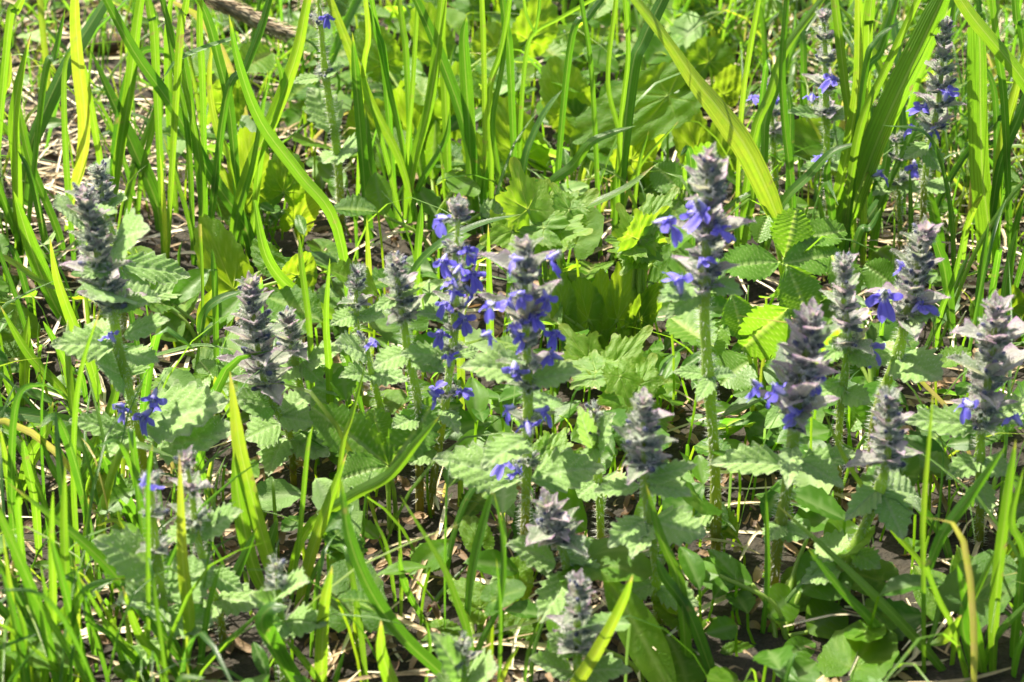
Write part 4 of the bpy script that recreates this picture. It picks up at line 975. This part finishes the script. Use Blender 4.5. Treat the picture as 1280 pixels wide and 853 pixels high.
tuft('long dark blade curving up to the left from the bottom edge, left of centre', 890, [
  ('H',18,.15,[(430,860),(250,690),(130,520),(50,320),(15,90)],{'lean':.0}),
  ('H',17,.95,[(208,870),(170,750),(165,625)])], 1)
tuft('bright blade crossing to the upper right from the lower centre left', 770, [
  ('H',8,.6,[(330,640),(255,500),(230,380)]),
  ('H',6,.7,[(340,590),(400,510),(480,425)]),('H',5,.5,[(190,370),(140,250)]),
  ('H',5,.8,[(240,620),(240,450),(230,250)]),
  ('H',5,.4,[(330,860),(345,720),(330,620)])], 3)
tuft('group of slender pale blades below the central spike at the bottom edge', 880, [
  ('H',10,.55,[(490,870),(490,700),(440,540),(380,400),(235,165)],{'tint':.45}),
  ('H',16,.45,[(478,700),(500,450),(550,240),(576,150)],{'tint':.35,'row':800,'lean':-.02,'up':(-.9,-.7,.3)}),
  ('H',8,.3,[(520,740),(600,560),(615,350),(580,150)]),
  ('H',5,.6,[(600,840),(605,600),(590,400)]),
  ('H',7,.8,[(600,870),(630,790),(675,715)]),
  ('H',8,.7,[(420,850),(490,770),(570,715)]),
  ('H',6,.5,[(720,790),(740,690),(790,565)]),('H',5,.4,[(700,780),(720,700),(755,608)])], 3)
tuft('single bright yellow-green blade slanting beside the small lilac spike at the bottom edge', 900, [
  ('H',16,1,[(870,890),(960,740),(1050,570),(1092,458)],{'roll':-.4})], 0, name='grass_shoot')
tuft('two mid-green blades hanging in shade before the flowerless pink-tipped spike', 830, [
  ('H',14,.3,[(1290,800),(1265,500),(1195,320),(1140,125)],{'row':850}),
  ('H',15,.2,[(1400,870),(1300,600),(1210,470),(1180,400)],{'row':860})], 0)
tuft('bright stems meeting in a fork at the lower right', 800, [
  ('I',12,.85,[(1000,850),(910,740),(780,600),(600,420),(345,190)],{'row':860,'lean':.02}),
  ('I',12,.4,[(850,850),(720,650),(600,520),(470,360)],{'row':850}),
  ('I',7,.3,[(290,780),(320,480),(315,100)],{'row':800}),
  ('I',6,.6,[(340,640),(420,520),(540,400)]),
  ('F',7,.75,[(895,1265),(800,1150),(700,1010),(600,850),(520,665)],{'row':770}),
  ('I',12,.3,[(965,320),(880,210),(760,70),(640,-10)],{'row':720}),
  ('I',4,.5,[(510,850),(560,770),(640,680)])], 2)
tuft('forked pale stem with two small leaves near the bottom right', 860, [
  ('I',6,.7,[(1000,870),(918,738),(935,660),(958,552)],{'taper':'none'}),('I',7,.8,[(1065,880),(1005,660),(950,545),(905,430)],{'taper':'none'}),
  ('I',7,.7,[(895,430),(893,300),(900,160),(915,-20),(935,-260)]),
  ('I',14,.6,[(912,435),(970,300),(1080,150),(1200,-20)],{'free':1,'tint':.45}),
  ('I',13,.9,[(922,715),(975,690),(1035,605)],{'free':1,'taper':'lance'}),
  ('I',14,.8,[(800,730),(730,760),(668,832)],{'free':1,'up':UPV,'taper':'lance'})], 0, name='grass_shoot')
tuft('tuft of upright blades in the bottom right corner', 860, [
  ('I',14,.8,[(1150,860),(1160,560),(1200,200),(1235,-40)]),
  ('I',9,.5,[(1140,720),(1200,640),(1270,570)]),
  ('I',12,.5,[(1230,700),(1250,500),(1265,300)]),
  ('I',10,.3,[(1090,860),(1040,640),(1060,500)]),
  ('I',16,.35,[(1120,870),(1080,650),(1020,420)]),
  ('I',9,.3,[(1220,860),(1240,740),(1290,640)]),
  ('I',10,.6,[(1270,400),(1220,260),(1265,60)]),
  ('I',7,.7,[(1020,680),(1110,480),(1170,350)])], 8, spread=.035)
tuft('lone upright bright blade behind the two open central spikes', 460, [
  ('E',9,1,[(570,560),(566,300),(560,0)]),('E',7,.9,[(125,250),(118,100),(113,-20)]),('E',9,.5,[(300,130),(310,0),(315,-80)])], 1)
tuft('blade group beneath the level blade, in front of straw on the left', 700, [
  ('G',11,.7,[(130,200),(100,60),(80,-60)]),('G',9,.8,[(40,180),(20,40),(0,-80)]),('G',9,.4,[(250,180),(190,60),(150,-40)]),
  ('G',8,.6,[(540,190),(548,60),(560,-20)])], 8, spread=.045)
tuft('narrow blades between the slim mauve spike and the budding spike', 560, [
  ('D',9,.8,[(1212,570),(1200,350),(1213,125)]),('D',8,.6,[(1140,410),(1110,160),(1100,40)]),('D',7,.5,[(1290,520),(1240,460),(1200,440)]),
  ('D',10,.9,[(850,700),(800,600),(790,560)])], 3)

for d_ in DEFER: extras(*d_)
# brown grass seed head at the top left, small pebble
b0 = G(300, 215); sh = thing('seed_head', 'brown finely bristled grass seed head leaning across the top left', 'seed head', (float(b0[0]), float(b0[1]), 0.0))
Yh = Yg(215); c = catmull([P(255, -5, Yh), P(285, 8, Yh), P(330, 30, Yh), P(368, 46, Yh)], 24)
mb = MB(); tube(mb, c, np.interp(np.linspace(0, 1, 24), [0, .15, .5, .85, 1], [.001, .004, .0048, .003, .0006]), 8, .35)
for k in range(420):
    i = rng.integers(1, 22); a = rng.uniform(0, 6.28); t_ = nrm(c[i + 1] - c[i]); a1 = nrm(np.cross(t_, (0, 0, 1))); a2 = np.cross(t_, a1)
    d = a1 * math.cos(a) + a2 * math.sin(a); p = c[i] + d * .0042; e = p + (t_ * .9 + d * .35) * .007; s = np.cross(nrm(e - p), d) * .0007
    mb.add([p - s, p + s, e], [(0, 1, 2)], None, rng.uniform(.1, .7))
obj('seed_spike', mb.mesh('seed_spike', M['straw']), sh)
mb = MB(); cs = catmull([np.array([b0[0], b0[1], -.002]), P(420, 120, Yh), P(395, 60, Yh), c[-1]], 20); tube(mb, cs, .0009, 5, .6)
obj('stalk', mb.mesh('stalk', M['grass']), sh)
pb = G(136, 66); mb = MB(); ellipsoid(mb, np.array([pb[0], pb[1], .006]), (.008, .015), (1, .1, 0), 14, 10, .3)
V = mb.v[0]; V += np.sin(V * 900) * .0006
o = obj('pebble', mb.mesh('pebble', M['dry'])); o['label'] = 'smooth brown pebble lying on the straw at the top left'; o['category'] = 'pebble'

# ------------------------------------------------------------------ stuff nobody could count
def in_view(p, m=60):
    v = p - CAM; d = v @ FWD; x = 640 + FPX * v[:, 0] / d; y = 426.5 - FPX * (v @ UP) / d
    return x, y
def scatter(n, x=(-.75, .75), y=(-.5, 1.4)):
    return np.stack([rng.uniform(*x, n), rng.uniform(*y, n), np.zeros(n)], 1)
def dens(p, table, default):
    """table: (x0,y0,x1,y1,density) in photo pixels of the ground point"""
    x, y = in_view(p); d = np.full(len(p), default, float)
    for x0, y0, x1, y1, v in table: d[(x >= x0) & (x < x1) & (y >= y0) & (y < y1)] = v
    return d
def fill_grass(name, n, table, default, hmin, hmax, wmin, wmax, tint, ncr=3, nseg=9, lean=.7, **kw):
    p = scatter(n, **kw); p = p[rng.random(len(p)) < dens(p, table, default)]; mb = MB()
    for g in p:
        h = rng.uniform(hmin, hmax); a = rng.uniform(0, 6.28); l = rng.uniform(.05, lean) * h; d = np.array([math.cos(a), math.sin(a), 0])
        pts = [g + (0, 0, -.003), g + d * l * .2 + (0, 0, h * .45), g + d * l * .6 + (0, 0, h * .85), g + d * l * 1.15 + (0, 0, h * rng.uniform(.7, 1.08))]
        c = catmull(pts, nseg)
        if blocks(c): continue
        rl = rng.uniform(0, 3.14) if rng.random() < .5 else rng.uniform(-.6, .6)
        sd_ = np.array([math.cos(rl), math.sin(rl), 0.0]); w = rng.uniform(wmin, wmax) * np.interp(np.linspace(0, 1, nseg), [0, .3, .6, .9, 1], [.6, 1, .95, .4, .03])
        t = tangents(c); side = np.cross(t, np.cross(sd_, t))
        ribbon(mb, c, side, w, .2, float(np.clip(rng.normal(*tint), .05, .8)) if rng.random() > .05 else .97, ncr)
    o = obj(name, mb.mesh(name, M['grass'])); o['kind'] = 'stuff'; return o
# density by region of the photograph
GR = [(0, 0, 250, 330, .22), (250, 0, 420, 330, .3), (420, 0, 880, 260, .12), (860, 0, 1280, 330, .8), (0, 330, 300, 600, .4), (300, 330, 860, 640, .2), (860, 330, 1280, 500, .45), (860, 500, 1150, 853, .14), (1150, 500, 1280, 853, .7),
      (0, 600, 320, 960, 1.0), (320, 600, 560, 900, .45), (560, 600, 860, 900, .12), (320, 900, 1150, 1700, .04), (0, 960, 320, 1700, .3), (1150, 853, 1280, 1700, .3)]
g1 = fill_grass('meadow_grass', 4200, GR, .6, .05, .16, .0022, .0055, (.42, .24), lean=.95, y=(-.55, 1.5))
g1['label'] = 'green meadow grass growing thickly between the plants'
g2 = fill_grass('short_grass', 26000, GR, .8, .02, .09, .0009, .0024, (.5, .22), lean=1.3, nseg=7)
g2['label'] = 'short fine grass close to the ground'
def fill_leaves(name, n, table, default, kinds, smin, smax, hmin, hmax, mats, label, yr=(-.5, 1.2)):
    p = scatter(n, y=yr); p = p[rng.random(len(p)) < dens(p, table, default)]; mb = MB(); tm = []
    for kd in kinds: tm.append(kd)
    for g in p:
        src = tm[int(rng.integers(len(tm)))]
        h = rng.uniform(hmin, hmax); a = rng.uniform(0, 6.28); s = rng.uniform(smin, smax); el = rng.uniform(-.1, .8)
        y = np.array([math.cos(a) * math.cos(el), math.sin(a) * math.cos(el), math.sin(el)]); z = nrm(np.array([rng.normal() * .3, -.1 + rng.normal() * .3, 1])); z = nrm(z - y * z.dot(y)); x = np.cross(y, z)
        if blocks(np.array([g + (0, 0, h), g + (0, 0, h) + y * s * .5, g + (0, 0, h) + y * s]), .05): continue
        B = g + (0, 0, h); V = src[0] * s; W = B + V[:, :1] * x + V[:, 1:2] * y + V[:, 2:] * z
        W[:, 2] = np.maximum(W[:, 2], .001)
        mb.add(W, src[1], src[2], rng.uniform(.05, .65), src[3], 0, 0)
        foot = g + np.array([rng.normal() * .004, rng.normal() * .004, -.002]); cc = catmull([foot, (foot + B) / 2 + rng.normal(size=3) * .001, B], 4)
        ribbon(mb, cc, np.tile([[1.0, 0, 0]], (4, 1)), np.full(4, .0012), .1, .6, 3)
    o = obj(name, mb.mesh(name, mats)); o['kind'] = 'stuff'; o['label'] = label; return o
def raw(mb): return (np.concatenate(mb.v), list(mb.f), np.concatenate(mb.uv), np.concatenate(mb.ve))
HV = [raw(polar_leaf(90 + s, r_violet, (0, .7, -.7, 1.5, -1.5), cup=.15 * (s - 1), nr=5, na=40)) for s in range(3)] + [raw(leaf_template(95 + s, wl=.72, peak=.52, teeth=8, tooth=.13, fold=.3, curl=.25, quilt=.018, nveins=8, slope=.9, blunt=.6, nv=40, nu=9)) for s in range(3)]
OV = [raw(leaf_template(80 + s, wl=w, peak=.5, teeth=5, tooth=t_, fold=.25, curl=cu, quilt=.012, nveins=5, blunt=.75, nv=16, nu=7)) for s, w, cu, t_ in ((0, .6, .3, .08), (1, .7, .1, .1), (2, .5, .5, .0), (3, .36, .3, 0))]
LV = [(0, 0, 240, 360, .08), (240, 0, 420, 360, .5), (420, 0, 860, 300, .8), (860, 0, 1280, 330, .35), (0, 360, 300, 640, .45), (300, 300, 860, 640, 1.0), (860, 330, 1060, 640, .9), (1060, 330, 1280, 640, .4), (0, 640, 320, 900, .3), (320, 640, 860, 900, .75), (860, 640, 1150, 900, .9), (1150, 640, 1280, 900, .3)]
fill_leaves('herb_ground_cover', 8500, LV, .4, OV, .010, .030, .004, .045, M['herb'], 'low leafy ground cover of small green herbs')
LM = [(0, 360, 440, 640, .9), (440, 300, 860, 640, .7), (860, 380, 1280, 700, .5), (100, 640, 420, 853, .5), (440, 640, 860, 900, .5), (860, 700, 1150, 900, .6)]
fill_leaves('leafy_undergrowth', 3000, LV, .4, HV, .016, .034, .006, .06, M['violet'], 'low rounded and toothed green leaves crowding under the flowers')
LY = [(420, 0, 560, 240, .5), (560, 0, 880, 560, 1.0), (880, 200, 1080, 500, .6), (380, 250, 560, 640, .35)]
fill_leaves('bright_undergrowth', 2300, LY, .06, HV[3:] + HV, .018, .042, .015, .08, M['yellow'], 'bright yellow-green toothed leaves massed between the open spikes')
fill_leaves('woolly_leaf_cover', 1500, LM, .08, OV[:2], .018, .038, .006, .05, M['bugle'], 'low grey-green hairy leaves between the stems')
# dry straw lying on the soil
def fill_straw(name, n, table, default, lmin, lmax, w, label, mat='straw', zmax=.012):
    p = scatter(n); p = p[rng.random(len(p)) < dens(p, table, default)]; mb = MB()
    for g in p:
        a = rng.normal() * .7 + (0 if rng.random() < .6 else 1.2); l = rng.uniform(lmin, lmax); d = np.array([math.cos(a), math.sin(a), rng.normal() * .1]); z = rng.uniform(.0, zmax)
        A, Bq = g - d * l / 2, g + d * l / 2; A[2] = max(0, A[2]) + z; Bq[2] = max(0, Bq[2]) + rng.uniform(0, zmax); m_ = (A + Bq) / 2 + rng.normal(size=3) * (l * .06, l * .06, .003); m_[2] = abs(m_[2])
        c = catmull([A, m_, Bq], 6); ribbon(mb, c, np.tile(np.cross(d, nrm([rng.normal() * .5, -.3, 1]))[None], (6, 1)), np.full(6, rng.uniform(*w)) * np.array([.5, 1, 1, 1, .9, .4]), .35, rng.uniform(0, 1) ** .8, 3)
    o = obj(name, mb.mesh(name, M[mat])); o['kind'] = 'stuff'; o['label'] = label
ST = [(0, 0, 300, 380, 1.0), (300, 0, 420, 250, .6), (420, 0, 860, 700, .3), (900, 0, 1280, 460, .9), (0, 380, 300, 640, .8), (300, 380, 860, 640, .2), (0, 640, 300, 900, .5), (860, 460, 1150, 900, .25)]
fill_straw('dry_straw', 12000, ST, .5, .02, .09, (.0008, .0024), 'bleached dry straw lying on the soil', zmax=.016)
fill_straw('leaf_litter', 30000, [(300, 400, 1180, 960, 1.0), (1000, 100, 1280, 500, .8)], .6, .004, .014, (.0012, .0045), 'brown crumbled leaf litter on the soil', 'dry', .006)
